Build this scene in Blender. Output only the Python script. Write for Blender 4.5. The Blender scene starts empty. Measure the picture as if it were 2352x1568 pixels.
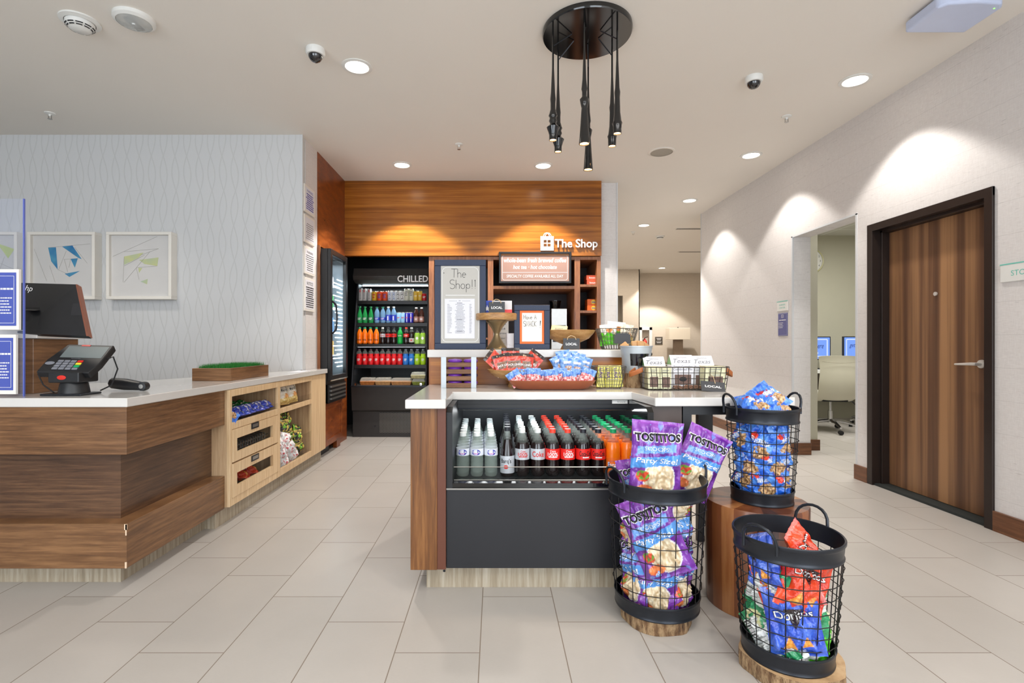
import bpy, math, random
from mathutils import Vector, Matrix, noise
R = math.radians
PI = math.pi
col = bpy.context.scene.collection
sc = bpy.context.scene
random.seed(7)

# ---------------------------------------------------------------- camera, world, lights, exposure
F = 1180.0            # focal length in pixels of the 2352 px wide frame
CH = 1.106            # camera height
cam_d = bpy.data.cameras.new('camera'); cam = bpy.data.objects.new('camera', cam_d); col.objects.link(cam)
cam.location = (0, 0, CH); cam.rotation_euler = (PI/2, 0, 0)
cam_d.sensor_width = 36; cam_d.lens = F/2352*36
cam_d.shift_x = (1176-1138)/2352; cam_d.shift_y = 4/2352
cam_d.clip_start = .05; sc.camera = cam
sc.view_settings.view_transform = 'Standard'; sc.view_settings.look = 'None'
sc.view_settings.gamma = 1; sc.view_settings.use_curve_mapping = False
sc.view_settings.exposure = 0.0
w = bpy.data.worlds.new('world'); sc.world = w; w.use_nodes = True
bg = w.node_tree.nodes['Background']; bg.inputs[0].default_value = (.80, .90, 1, 1); bg.inputs[1].default_value = 1.5
SPOT_W = 58; HALL_W = 230

def area(name, loc, rot, sx, sy, power, color=(1, 1, 1)):
    d = bpy.data.lights.new(name, 'AREA'); d.shape = 'RECTANGLE'; d.size = sx; d.size_y = sy
    d.energy = power; d.color = color
    o = bpy.data.objects.new(name, d); o.location = loc; o.rotation_euler = rot; col.objects.link(o); return o
# daylight through the tall windows behind the camera
area('daylight_window', (-2.6, -2.55, 1.5), (R(90), 0, 0), 3.0, 2.4, 95, (.86, .93, 1))
area('daylight_window', (1.6, -2.55, 1.5), (R(90), 0, 0), 2.6, 2.4, 95, (.86, .93, 1))
# soft fill light added at ceiling height behind the camera, out of view
area('lobby_fill', (.2, -0.6, 2.93), (0, 0, 0), 5.5, 2.0, 95, (1, .98, .95))

def at(px, py, Y):
    return Vector(((px-1138)/F*Y, Y, CH-(py-788)/F*Y))

# ---------------------------------------------------------------- helpers: colour, materials
def c8(r, g, b):
    f = lambda v: (v/255/12.92) if v/255 <= .04045 else ((v/255+.055)/1.055)**2.4
    return (f(r), f(g), f(b), 1)

class NT:
    def __init__(s, name):
        s.m = bpy.data.materials.new(name); s.m.use_nodes = True
        s.t = s.m.node_tree; s.t.nodes.clear()
        s.out = s.n('ShaderNodeOutputMaterial'); s.b = s.n('ShaderNodeBsdfPrincipled')
        s.t.links.new(s.b.outputs[0], s.out.inputs[0]); s._c = None
    def n(s, k, **kw):
        x = s.t.nodes.new(k)
        for a, v in kw.items(): setattr(x, a, v)
        return x
    def set(s, sock, v):
        if hasattr(v, 'is_output'): s.t.links.new(v, sock)
        elif v is not None:
            try: sock.default_value = v
            except Exception: sock.default_value = tuple(v)[:3]
    def coord(s):
        if s._c is None: s._c = s.n('ShaderNodeTexCoord').outputs['Object']
        return s._c
    def math(s, op, a, b=None, c=None):
        x = s.n('ShaderNodeMath', operation=op); s.set(x.inputs[0], a)
        if b is not None: s.set(x.inputs[1], b)
        if c is not None: s.set(x.inputs[2], c)
        return x.outputs[0]
    def sep(s, v=None):
        x = s.n('ShaderNodeSeparateXYZ'); s.set(x.inputs[0], v or s.coord()); return x.outputs
    def comb(s, a, b, c):
        x = s.n('ShaderNodeCombineXYZ')
        for i, v in enumerate((a, b, c)): s.set(x.inputs[i], v)
        return x.outputs[0]
    def map(s, scale, v=None, loc=(0, 0, 0)):
        x = s.n('ShaderNodeMapping'); s.set(x.inputs[0], v or s.coord()); x.inputs['Scale'].default_value = scale
        x.inputs['Location'].default_value = loc; return x.outputs[0]
    def noise(s, scale, detail=3, v=None, rough=.5, dist=0):
        x = s.n('ShaderNodeTexNoise'); s.set(x.inputs['Vector'], v or s.coord()); x.inputs['Scale'].default_value = scale
        x.inputs['Detail'].default_value = detail; x.inputs['Roughness'].default_value = rough
        x.inputs['Distortion'].default_value = dist; return x.outputs[0]
    def vor(s, scale, v=None, feature='F1'):
        x = s.n('ShaderNodeTexVoronoi', feature=feature); s.set(x.inputs['Vector'], v or s.coord()); x.inputs['Scale'].default_value = scale
        return x.outputs
    def white(s, v):
        x = s.n('ShaderNodeTexWhiteNoise', noise_dimensions='3D'); s.set(x.inputs['Vector'], v); return x.outputs[0]
    def ramp(s, f, stops):
        x = s.n('ShaderNodeValToRGB'); s.set(x.inputs[0], f); e = x.color_ramp.elements
        while len(e) < len(stops): e.new(.5)
        for i, (p, c) in enumerate(stops):
            e[i].position = p; e[i].color = c if not isinstance(c, (int, float)) else (c, c, c, 1)
        return x.outputs[0]
    def mix(s, f, a, b, mode='MIX'):
        x = s.n('ShaderNodeMix', data_type='RGBA', blend_type=mode)
        s.set(x.inputs[0], f); s.set(x.inputs[6], a); s.set(x.inputs[7], b); return x.outputs[2]
    def bump(s, h, strength=.3, dist=.01):
        x = s.n('ShaderNodeBump'); s.set(x.inputs['Height'], h); x.inputs['Strength'].default_value = strength
        x.inputs['Distance'].default_value = dist; s.t.links.new(x.outputs[0], s.b.inputs['Normal'])
    def fin(s, base=None, rough=.5, metal=0, spec=None, alpha=None, coat=None, emit=None, es=1, trans=None, ior=None):
        s.set(s.b.inputs['Base Color'], base); s.set(s.b.inputs['Roughness'], rough); s.set(s.b.inputs['Metallic'], metal)
        if spec is not None: s.set(s.b.inputs['Specular IOR Level'], spec)
        if alpha is not None: s.set(s.b.inputs['Alpha'], alpha)
        if coat is not None: s.set(s.b.inputs['Coat Weight'], coat); s.set(s.b.inputs['Coat Roughness'], .08)
        if trans is not None: s.set(s.b.inputs['Transmission Weight'], trans)
        if ior is not None: s.set(s.b.inputs['IOR'], ior)
        if emit is not None: s.set(s.b.inputs['Emission Color'], emit); s.set(s.b.inputs['Emission Strength'], es)
        return s.m

def mat(name, rgb, rough=.5, metal=0, var=.06, scale=8, bump=None, **kw):
    t = NT(name); c = c8(*rgb)
    a = tuple(max(0, v*(1-var)) for v in c[:3])+(1,); b = tuple(min(1, v*(1+var)) for v in c[:3])+(1,)
    base = t.mix(t.noise(scale, 3), a, b)
    if bump: t.bump(t.noise(bump[0], 3), bump[1], .005)
    return t.fin(base, rough, metal, **kw)

def glow(name, rgb, es, face=None):
    t = NT(name); c = c8(*rgb); f = t.noise(5, 1)
    return t.fin((0, 0, 0, 1) if face is None else c8(*face), .4, emit=t.mix(f, c, tuple(v*.97 for v in c[:3])+(1,)), es=es)

def wood(name, dark, mid, light, sc3, rough=.32, blotch=1.2, coat=.0, plank=None, fine=1.0):
    t = NT(name); v = t.map(sc3)
    g = t.noise(3.2, 6, v, .55, .25); g2 = t.noise(14*fine, 3, v, .6)
    big = t.noise(blotch, 2)
    f = t.math('ADD', t.math('MULTIPLY', g, .6), t.math('ADD', t.math('MULTIPLY', g2, .22), t.math('MULTIPLY', big, .28)))
    cc = t.ramp(f, [(.34, c8(*dark)), (.53, c8(*mid)), (.72, c8(*light))])
    t.bump(g2, .06, .002)
    return t.fin(cc, t.math('ADD', t.math('MULTIPLY', g, .12), rough-.06), coat=coat)

# ---------------------------------------------------------------- helpers: mesh
_txt = {}
def text_geo(s, shear=0, off=0, space=1):
    k = (s, shear, off, space)
    if k not in _txt and s[0] == '~':          # rows of small illegible print
        rd = random.Random(len(s)); vs = []; fs = []; n = int(s[1:])
        for i in range(n):
            x = 0; y = -i*1.0; e = rd.uniform(7, 10)
            while x < e:
                l = rd.uniform(.7, 2); j = len(vs); vs += [(x, y), (x+l, y), (x+l, y+.55), (x, y+.55)]; fs.append((j, j+1, j+2, j+3)); x += l+.3
        _txt[k] = ([(x-5, y+(n-1.55)/2) for x, y in vs], fs, 10, max(.55, n-.45))
    if k not in _txt:
        cu = bpy.data.curves.new('t', 'FONT'); cu.body = s; cu.size = 1; cu.align_x = 'CENTER'; cu.align_y = 'CENTER'
        cu.shear = shear; cu.offset = off; cu.space_character = space; cu.resolution_u = 3
        o = bpy.data.objects.new('t', cu); me = bpy.data.meshes.new_from_object(o)
        vs = [(v.co.x, v.co.y) for v in me.vertices]; fs = [tuple(p.vertices) for p in me.polygons]
        bpy.data.objects.remove(o); bpy.data.curves.remove(cu); bpy.data.meshes.remove(me)
        xs = [v[0] for v in vs]; ys = [v[1] for v in vs]
        cx = (min(xs)+max(xs))/2; cy = (min(ys)+max(ys))/2
        _txt[k] = ([(x-cx, y-cy) for x, y in vs], fs, max(xs)-min(xs), max(ys)-min(ys))
    return _txt[k]

class MB:
    def __init__(s): s.v = []; s.f = []; s.mi = []; s.c = []
    def add(s, vs, fs, mi=0, M=None, cols=None):
        k = len(s.v)
        s.v += [tuple(M @ Vector(v)) if M else tuple(v) for v in vs]
        s.f += [tuple(i+k for i in f) for f in fs]; s.mi += [mi]*len(fs)
        s.c += cols if cols else [(1, 1, 1)]*len(vs)
        return s
    def box(s, x0, x1, y0, y1, z0, z1, mi=0, M=None):
        if x0 > x1: x0, x1 = x1, x0
        if y0 > y1: y0, y1 = y1, y0
        if z0 > z1: z0, z1 = z1, z0
        return s.add([(x0, y0, z0), (x1, y0, z0), (x1, y1, z0), (x0, y1, z0), (x0, y0, z1), (x1, y0, z1), (x1, y1, z1), (x0, y1, z1)],
              [(0, 3, 2, 1), (4, 5, 6, 7), (0, 1, 5, 4), (1, 2, 6, 5), (2, 3, 7, 6), (3, 0, 4, 7)], mi, M)
    def prism(s, poly, z0, z1, mi=0, M=None):
        n = len(poly); a = sum(poly[i][0]*poly[(i+1) % n][1]-poly[(i+1) % n][0]*poly[i][1] for i in range(n))
        if a < 0: poly = poly[::-1]
        vs = [(x, y, z0) for x, y in poly]+[(x, y, z1) for x, y in poly]
        fs = [tuple(range(n-1, -1, -1)), tuple(range(n, 2*n))]+[(i, (i+1) % n, n+(i+1) % n, n+i) for i in range(n)]
        return s.add(vs, fs, mi, M)
    def lathe(s, prof, n=24, mi=0, M=None, caps=True, jit=0, sx=1, sy=1, mis=None):
        vs = []; fs = []; mm = []
        for j, (r, z) in enumerate(prof):
            for i in range(n):
                a = 2*PI*i/n; q = 1+(jit*noise.noise(Vector((math.cos(a)*2.2, math.sin(a)*2.2, j*.05+jit*9))) if jit else 0)
                vs.append((math.cos(a)*r*q*sx, math.sin(a)*r*q*sy, z))
        for j in range(len(prof)-1):
            for i in range(n):
                fs.append((j*n+i, j*n+(i+1) % n, (j+1)*n+(i+1) % n, (j+1)*n+i)); mm.append(mis[j] if mis else mi)
        if caps:
            if prof[0][0] > 1e-5: fs.append(tuple(range(n-1, -1, -1))); mm.append(mis[0] if mis else mi)
            if prof[-1][0] > 1e-5: fs.append(tuple((len(prof)-1)*n+i for i in range(n))); mm.append(mis[-1] if mis else mi)
        k = len(s.mi); s.add(vs, fs, mi, M); s.mi[k:] = mm
        return s
    def tube(s, pts, r, n=6, closed=False, mi=0, M=None):
        P = [Vector(p) for p in pts]; m = len(P); vs = []; fs = []; up = None
        for i, p in enumerate(P):
            a = P[(i-1) % m] if (closed or i > 0) else p; b = P[(i+1) % m] if (closed or i < m-1) else p
            d = (b-a).normalized()
            if up is None: up = Vector((0, 0, 1)) if abs(d.z) < .9 else Vector((1, 0, 0))
            sd = d.cross(up)
            if sd.length < 1e-4: sd = d.cross(Vector((.3, .8, .5)))
            sd.normalize(); up = sd.cross(d).normalized()
            rr = r[i] if isinstance(r, (list, tuple)) else r
            for k in range(n):
                t = 2*PI*k/n; vs.append(p+sd*(math.cos(t)*rr)+up*(math.sin(t)*rr))
        for i in range(m if closed else m-1):
            j = (i+1) % m
            for k in range(n): fs.append((i*n+k, i*n+(k+1) % n, j*n+(k+1) % n, j*n+k))
        if not closed: fs += [tuple(range(n-1, -1, -1)), tuple((m-1)*n+k for k in range(n))]
        return s.add(vs, fs, mi, M)
    def ring(s, rad, z, r, n=32, k=5, mi=0, M=None, wob=0, ph=0):
        return s.tube([(math.cos(2*PI*i/n)*(rad+wob*math.sin(9*2*PI*i/n+ph)), math.sin(2*PI*i/n)*(rad+wob*math.sin(9*2*PI*i/n+ph)), z) for i in range(n)], r, k, True, mi, M)
    def text(s, t, size, M=None, mi=0, width=None, height=None, shear=0, off=0, space=1, fn=None, depth=0, x=0, y=0, rot=0, sub=0):
        vs, fs, w0, h0 = text_geo(t, shear, off, space)
        for _ in range(sub):
            vs = list(vs); mid = {}; nf = []
            def md(a, b):
                k = (min(a, b), max(a, b))
                if k not in mid: mid[k] = len(vs); vs.append(((vs[a][0]+vs[b][0])/2, (vs[a][1]+vs[b][1])/2))
                return mid[k]
            for f in fs:
                for i in range(1, len(f)-1):
                    a, b, c = f[0], f[i], f[i+1]; p, q, r = md(a, b), md(b, c), md(c, a); nf += [(a, p, r), (p, b, q), (r, q, c), (p, q, r)]
            fs = nf
        kx = ky = size
        if width: kx = width/w0; ky = kx if height is None else height/h0
        elif height: kx = ky = height/h0
        ca, sa = math.cos(rot), math.sin(rot); q = []
        for a, b in vs: a *= kx; b *= ky; q.append((x+a*ca-b*sa, y+a*sa+b*ca))
        if fn: return s.add([fn(a, b) for a, b in q], fs, mi)
        if depth:
            s.add([(a, b, depth) for a, b in q], fs, mi, M)
            from collections import Counter
            ed = Counter(); dr = {}
            for f in fs:
                for i in range(len(f)):
                    e = (f[i], f[(i+1) % len(f)]); kk = tuple(sorted(e)); ed[kk] += 1; dr[kk] = e
            n = len(q); sides = [(e[0], e[1], e[1]+n, e[0]+n) for kk, e in dr.items() if ed[kk] == 1]
            return s.add([(a, b, 0) for a, b in q]+[(a, b, depth) for a, b in q], sides, mi, M)
        return s.add([(a, b, 0) for a, b in q], fs, mi, M)
    def lines(s, x0, x1, y0, y1, n, M=None, mi=0, h=.4, seed=1, ragged=.35, center=False):
        rd = random.Random(seed); st = (y1-y0)/n
        for i in range(n):
            yy = y1-(i+.5)*st; wd = (x1-x0)*(1-ragged*rd.random()); a = x0+((x1-x0-wd)/2 if center else 0); q = a
            while q < a+wd:
                l = min((x1-x0)*rd.uniform(.05, .14), a+wd-q)
                s.add([(q, yy-st*h/2, 0), (q+l, yy-st*h/2, 0), (q+l, yy+st*h/2, 0), (q, yy+st*h/2, 0)], [(0, 1, 2, 3)], mi, M); q += l+(x1-x0)*.018
        return s
    def quad(s, x0, x1, y0, y1, z=0, mi=0, M=None):
        return s.add([(x0, y0, z), (x1, y0, z), (x1, y1, z), (x0, y1, z)], [(0, 1, 2, 3)], mi, M)
    def rrect(s, x0, x1, y0, y1, w, r, z=0, mi=0, M=None):
        pts = []
        for cx, cy, a0 in ((x1-r, y1-r, 0), (x0+r, y1-r, 90), (x0+r, y0+r, 180), (x1-r, y0+r, 270)):
            for k in range(6):
                a = R(a0+18*k); pts.append((cx, cy, math.cos(a), math.sin(a)))
        n = len(pts); vs = [(cx+ca*r, cy+sa*r, z) for cx, cy, ca, sa in pts]+[(cx+ca*(r-w), cy+sa*(r-w), z) for cx, cy, ca, sa in pts]
        return s.add(vs, [(i, (i+1) % n, n+(i+1) % n, n+i) for i in range(n)], mi, M)
    def build(s, name, mats, parent=None, smooth=False, bevel=0, world=True, cols=False, seg=1, auto=40):
        me = bpy.data.meshes.new(name)
        vs = s.v
        if parent is not None and world:
            L = Vector((0, 0, 0)); q = parent
            while q is not None: L = L+q.location; q = q.parent
            vs = [(v[0]-L.x, v[1]-L.y, v[2]-L.z) for v in vs]
        me.from_pydata(vs, [], s.f)
        for m in (mats if isinstance(mats, (list, tuple)) else [mats]): me.materials.append(m)
        if any(s.mi): me.polygons.foreach_set('material_index', s.mi)
        if cols:
            a = me.color_attributes.new('Col', 'FLOAT_COLOR', 'POINT')
            a.data.foreach_set('color', [x for c in s.c for x in (c[0], c[1], c[2], 1)])
        if smooth:
            me.polygons.foreach_set('use_smooth', [True]*len(me.polygons))
            try: me.set_sharp_from_angle(angle=R(auto))
            except Exception: pass
        me.update()
        o = bpy.data.objects.new(name, me); col.objects.link(o)
        if parent is not None: o.parent = parent
        if bevel:
            b = o.modifiers.new('b', 'BEVEL'); b.width = bevel; b.segments = seg; b.limit_method = 'ANGLE'
        return o

def T(o, label, cat, group=None, kind=None):
    o['label'] = label; o['category'] = cat
    if group: o['group'] = group
    if kind: o['kind'] = kind
    return o
def E(name, loc, label, cat, group=None, rz=0):
    o = bpy.data.objects.new(name, None); o.location = loc; o.rotation_euler = (0, 0, rz); col.objects.link(o); o.empty_display_size = .05
    return T(o, label, cat, group)
def S(o): o['kind'] = 'structure'; return o
def bx(*a): return MB().box(*a)
def dup(o, M=None, label=None, group=None):
    c = o.copy(); col.objects.link(c)
    if label: c['label'] = label
    if group: c['group'] = group
    for ch in o.children:
        d = ch.copy(); col.objects.link(d); d.parent = c
        for g in ch.children:
            e = g.copy(); col.objects.link(e); e.parent = d
    if M is not None: c.matrix_world = M
    return c
def orient(loc, n, roll=0, s=1):
    z = Vector(n).normalized(); up = Vector((0, 0, 1)) if abs(z.z) < .97 else Vector((0, 1, 0))
    x = up.cross(z).normalized(); y = z.cross(x)
    M = Matrix((x, y, z)).transposed().to_4x4() @ Matrix.Rotation(roll, 4, 'Z') @ Matrix.Scale(s, 4)
    M.translation = Vector(loc); return M
def FM(loc, face='-Y', rz=0):
    # local x right, y up, z towards the viewer of that wall
    d = {'-Y': (0, -1, 0), '+X': (1, 0, 0), '-X': (-1, 0, 0)}[face]
    return orient(loc, d, rz)
# ---------------------------------------------------------------- materials
def tile_mat():
    t = NT('floor_tile'); x, y, z = t.sep()
    k = t.math('FLOOR', t.math('DIVIDE', t.math('ADD', x, .056), .3048))
    fx = t.math('FRACT', t.math('DIVIDE', t.math('ADD', x, .056), .3048))
    yy = t.math('DIVIDE', t.math('ADD', t.math('SUBTRACT', y, 1.633), t.math('MULTIPLY', k, .2032)), .6096)
    fy = t.math('FRACT', yy); ky = t.math('FLOOR', yy)
    gx = t.math('LESS_THAN', t.math('MULTIPLY', t.math('MINIMUM', fx, t.math('SUBTRACT', 1, fx)), .3048), .0019)
    gy = t.math('LESS_THAN', t.math('MULTIPLY', t.math('MINIMUM', fy, t.math('SUBTRACT', 1, fy)), .6096), .0019)
    g = t.math('MAXIMUM', gx, gy)
    rnd = t.white(t.comb(k, ky, 0))
    a = t.mix(t.noise(2.3, 5, None, .6), c8(168, 163, 157), c8(186, 181, 175))
    a = t.mix(t.math('MULTIPLY', t.noise(60, 4, t.map((1, 5, 1)), .7), .35), a, c8(160, 151, 142))
    a = t.mix(t.math('MULTIPLY', rnd, .22), a, c8(204, 198, 192))
    b = t.mix(g, a, c8(128, 116, 104))
    t.bump(t.math('SUBTRACT', 1, g), .25, .003)
    return t.fin(b, t.math('ADD', .33, t.math('MULTIPLY', g, .4)), spec=.35)
M_tile = tile_mat()

def linen(name, base, dark, horiz=True, axis='x'):
    t = NT(name); s1 = (6, 6, 90) if horiz else (60, 60, 4)
    n1 = t.noise(4, 4, t.map(s1), .6); n2 = t.noise(5, 2, t.map((70, 70, 6)), .5)
    n3 = t.noise(3.2, 3, t.map((3.4, 3.4, 30)), .5)
    slub = t.ramp(n3, [(.68, 0), (.74, 1)])
    f = t.math('ADD', t.math('MULTIPLY', n1, .7), t.math('MULTIPLY', n2, .4))
    c = t.mix(t.ramp(f, [(.35, 0), (.75, 1)]), c8(*dark), c8(*base))
    c = t.mix(t.math('MULTIPLY', slub, .45), c, c8(*[int(v*.78) for v in dark]))
    seam = t.math('LESS_THAN', t.math('FRACT', t.math('MULTIPLY', t.sep()[2], 5.2)), .012)
    c = t.mix(t.math('MULTIPLY', seam, .35), c, c8(*[int(v*.8) for v in dark]))
    t.bump(f, .12, .003)
    return t.fin(c, .5, spec=.3)
M_linen = linen('linen_wallpaper', (226, 223, 221), (208, 203, 201))
M_linen_hall = linen('hall_wallpaper', (214, 204, 190), (198, 187, 172))

def wave_mat():
    t = NT('wave_wallpaper'); x, y, z = t.sep()
    nz = t.math('MULTIPLY', t.noise(1.4, 1), .35)
    def fam(sign, ph):
        sn = t.math('SINE', t.math('ADD', t.math('MULTIPLY', z, 2*PI/.62), ph))
        u = t.math('ADD', t.math('ADD', t.math('DIVIDE', x, .105), nz), t.math('MULTIPLY', sn, sign*.30))
        fr = t.math('FRACT', u); d = t.math('MINIMUM', fr, t.math('SUBTRACT', 1, fr))
        return t.ramp(d, [(.0, 1), (.085, 0)])
    g = t.math('MAXIMUM', fam(1, 0), fam(-1, .4))
    c = t.mix(t.math('MULTIPLY', g, .22), c8(208, 209, 210), c8(166, 166, 160))
    t.bump(t.math('ADD', t.math('MULTIPLY', g, -1), t.math('MULTIPLY', t.noise(20, 2, t.map((9, 9, 1))), .15)), .22, .006)
    return t.fin(c, .5, spec=.25)
M_wave = wave_mat()
M_ceil = mat('ceiling_paint', (232, 227, 219), .8, var=.015, scale=2, bump=(120, .04))
M_paint = mat('corner_bead_paint', (206, 208, 210), .5, var=.02)
M_room = mat('office_paint', (188, 185, 168), .7, var=.02)
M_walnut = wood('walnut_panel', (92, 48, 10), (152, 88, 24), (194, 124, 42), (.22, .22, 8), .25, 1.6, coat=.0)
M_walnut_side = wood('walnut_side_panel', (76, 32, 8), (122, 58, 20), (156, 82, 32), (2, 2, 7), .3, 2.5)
M_desk = wood('brown_stained_wood', (72, 48, 30), (112, 78, 50), (146, 106, 70), (1.3, 1.3, 26), .34, 1.8, coat=.1)
M_deskp = wood('dark_stained_panel', (54, 36, 26), (86, 60, 42), (116, 84, 58), (1.3, 1.3, 24), .34, 2.2, coat=.1)
M_isl = wood('island_wood', (64, 38, 18), (112, 70, 34), (150, 102, 56), (13, 13, .7), .38, 1.2)
M_trim = wood('baseboard_wood', (66, 38, 22), (100, 62, 38), (128, 84, 54), (1.2, 1.2, 16), .4)
M_shelfw = wood('shelf_wood', (104, 60, 34), (144, 90, 56), (172, 116, 76), (14, 14, 1.5), .4)
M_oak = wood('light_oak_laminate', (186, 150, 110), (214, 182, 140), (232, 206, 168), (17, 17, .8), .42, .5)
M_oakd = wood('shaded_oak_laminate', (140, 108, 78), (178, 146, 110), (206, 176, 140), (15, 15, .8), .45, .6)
M_kick = wood('grey_oak_kick', (118, 104, 86), (158, 144, 122), (190, 180, 162), (15, 15, .8), .45, .6)
M_quartz = mat('white_quartz', (210, 207, 203), .16, var=.02, scale=40, coat=.3)
def doorwood():
    t = NT('door_veneer'); v = t.map((7, 7, .06))
    a = t.noise(1.1, 2, v, .5); b = t.noise(9, 4, t.map((6, 6, .12)), .6)
    f = t.math('ADD', t.math('MULTIPLY', a, .85), t.math('MULTIPLY', b, .2))
    c = t.ramp(f, [(.36, c8(70, 46, 34)), (.50, c8(106, 74, 52)), (.66, c8(164, 122, 84))])
    return t.fin(c, .4, spec=.4)
M_door = doorwood()
M_black = mat('black_powder_coat', (22, 23, 26), .42, var=.15, scale=30)
M_gblack = mat('gloss_black', (10, 10, 12), .1, var=.1, coat=.5)
M_blackm = mat('matte_black_metal', (46, 49, 55), .33, .6, var=.2, scale=20)
M_navy = mat('navy_black_frame', (28, 42, 70), .5, var=.08, scale=30, bump=(90, .2))
M_panel = mat('black_case_panel', (27, 28, 33), .45, var=.25, scale=2.5)
M_bronze = mat('dark_bronze_frame', (44, 34, 30), .35, .3, var=.1)
M_steel = mat('brushed_steel', (168, 166, 162), .32, .9, var=.08, scale=30)
M_chrome = mat('chrome', (205, 205, 208), .12, 1, var=.02)
M_galv = mat('galvanized_steel', (184, 192, 198), .45, .4, var=.12, scale=22)
M_brass = mat('antique_brass', (150, 132, 100), .36, .8, var=.15, scale=12)
M_copper = mat('hammered_copper', (170, 104, 76), .34, .75, var=.1, scale=14, bump=(60, .15))
M_white = mat('white_plastic', (226, 226, 222), .4, var=.02)
M_offw = mat('cream_frame', (232, 228, 220), .45, var=.02)
M_paper = mat('white_paper', (226, 226, 232), .7, var=.02)
M_cream = mat('cream_card', (222, 214, 168), .6, var=.03)
M_red = mat('red_plastic', (206, 42, 30), .35, var=.05)
M_green = mat('green_plastic', (26, 160, 96), .35, var=.05)
M_ink = mat('black_ink', (26, 26, 30), .6, var=.1)
M_greyink = mat('grey_ink', (120, 122, 130), .6, var=.1)
M_wink = mat('white_ink', (240, 240, 240), .5, var=.02)
M_blueink = mat('blue_ink', (52, 64, 168), .5, var=.05)
M_redink = mat('red_ink', (206, 40, 38), .5, var=.05)
M_orange = mat('orange_card', (238, 108, 24), .5, var=.04)
M_mauve = mat('mauve_sign_face', (168, 132, 118), .35, var=.04)
M_board = mat('grey_letter_board', (184, 180, 172), .3, var=.02, coat=.2)
M_blue = mat('blue_sign_face', (74, 88, 170), .4, var=.12, scale=9)
M_slate = mat('slate_board', (64, 66, 70), .6, var=.08)
M_twine = mat('jute_twine', (200, 174, 136), .8, var=.15, scale=80)
M_bowl = wood('mango_wood', (132, 92, 50), (172, 128, 78), (200, 160, 106), (6, 6, 20), .42, 2)
M_crate = wood('rustic_slat', (70, 44, 26), (108, 72, 46), (140, 100, 66), (3, 3, 30), .6, 3)
M_leather = mat('tan_leather', (168, 98, 52), .5, var=.1, scale=15)
M_wire = mat('dark_wire', (74, 70, 66), .4, .7, var=.1)
M_wireg = mat('grey_wire', (120, 120, 118), .35, .8, var=.1)
M_grass = mat('artificial_grass', (30, 120, 36), .6, var=.35, scale=60)
M_purple = mat('purple_wrapper', (112, 50, 160), .3, var=.15, scale=20)
M_chair = mat('cream_leather', (206, 202, 184), .45, var=.02)
M_shade = mat('linen_lampshade', (226, 216, 198), .8, var=.03)
M_lampb = mat('weathered_lamp_wood', (128, 112, 96), .6, var=.12, scale=15)
M_led = glow('downlight_lens', (255, 244, 226), 9, (255, 255, 255))
M_ledw = glow('white_led', (225, 246, 255), 14)
M_bulb = glow('warm_bulb', (255, 196, 130), 16)
M_screen = glow('monitor_screen', (120, 160, 250), 1.1)
M_scrw = glow('monitor_graphic', (225, 235, 255), 1.1)
M_scrk = glow('monitor_script', (10, 30, 120), .6)
M_dome = mat('smoked_dome', (14, 16, 22), .06, var=.1, coat=1)
M_rubber = mat('black_rubber', (20, 20, 22), .7, var=.2)

def glass(name, rgb=(220, 240, 235), a=.08, rough=.02):
    t = NT(name); f = t.math('ADD', a, t.math('MULTIPLY', t.noise(3, 1), .02))
    return t.fin(c8(*rgb), rough, alpha=f, spec=.3)
M_glass = glass('clear_glass', (30, 38, 38), .05)
M_plexi = glass('plexiglass', (170, 182, 210), .08)
M_edge = mat('plexi_edge', (96, 110, 190), .2, var=.05)
M_pet = glass('clear_plastic_bottle', (170, 182, 176), .13, .03)
M_petw = glass('water_bottle_plastic', (180, 196, 186), .15, .03)
M_lens = glass('strobe_lens', (230, 235, 235), .35)

def printed(name, rough=.25, cr=.6, scale=34):
    t = NT(name); a = t.n('ShaderNodeVertexColor', layer_name='Col').outputs[0]
    n = t.noise(scale, 4, None, .6, .6)
    t.bump(n, cr, .006)
    return t.fin(a, rough, coat=.6)
M_foil = printed('printed_foil')
M_card = printed('printed_card', .45, .05)

# dark wood stump with vertical staves
def stump_mat():
    t = NT('stave_wood'); x, y, z = t.sep()
    ang = t.math('ARCTAN2', y, x); k = t.math('FLOOR', t.math('MULTIPLY', ang, 3.7))
    rnd = t.white(t.comb(k, 3, 1)); g = t.noise(6, 5, t.map((5, 5, .6)), .6)
    f = t.math('ADD', t.math('MULTIPLY', rnd, .75), t.math('MULTIPLY', g, .3))
    c = t.ramp(f, [(.15, c8(54, 24, 14)), (.4, c8(104, 54, 30)), (.65, c8(146, 88, 48)), (.9, c8(206, 150, 92))])
    return t.fin(c, .3, coat=.3)
M_stump = stump_mat()
def bark_mat():
    t = NT('tree_bark'); n = t.noise(7, 5, t.map((9, 9, 3)), .7); v = t.vor(16, t.map((3, 3, .9)))[0]
    f = t.math('MULTIPLY', n, t.math('ADD', v, .55))
    c = t.ramp(f, [(.2, c8(60, 42, 28)), (.42, c8(124, 92, 62)), (.62, c8(178, 146, 108))])
    t.bump(f, 1, .02)
    return t.fin(c, .85)
M_bark = bark_mat()
M_cut = wood('cut_log_end', (150, 118, 82), (186, 152, 112), (208, 178, 140), (4, 4, 4), .7)
M_cola = mat('cola', (24, 12, 12), .12, var=.1, coat=.5)
M_oj = mat('orange_soda', (250, 120, 16), .2, var=.05, coat=.5)
M_silver = mat('silver_label', (196, 200, 206), .3, .2, var=.03)
M_redl = mat('red_label', (226, 42, 36), .32, var=.04)
M_blackcap = mat('black_cap', (28, 30, 38), .4, var=.1)
M_whitecap = mat('white_cap', (218, 222, 220), .4, var=.03)
M_redcap = mat('red_cap', (228, 62, 40), .4, var=.04)
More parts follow.
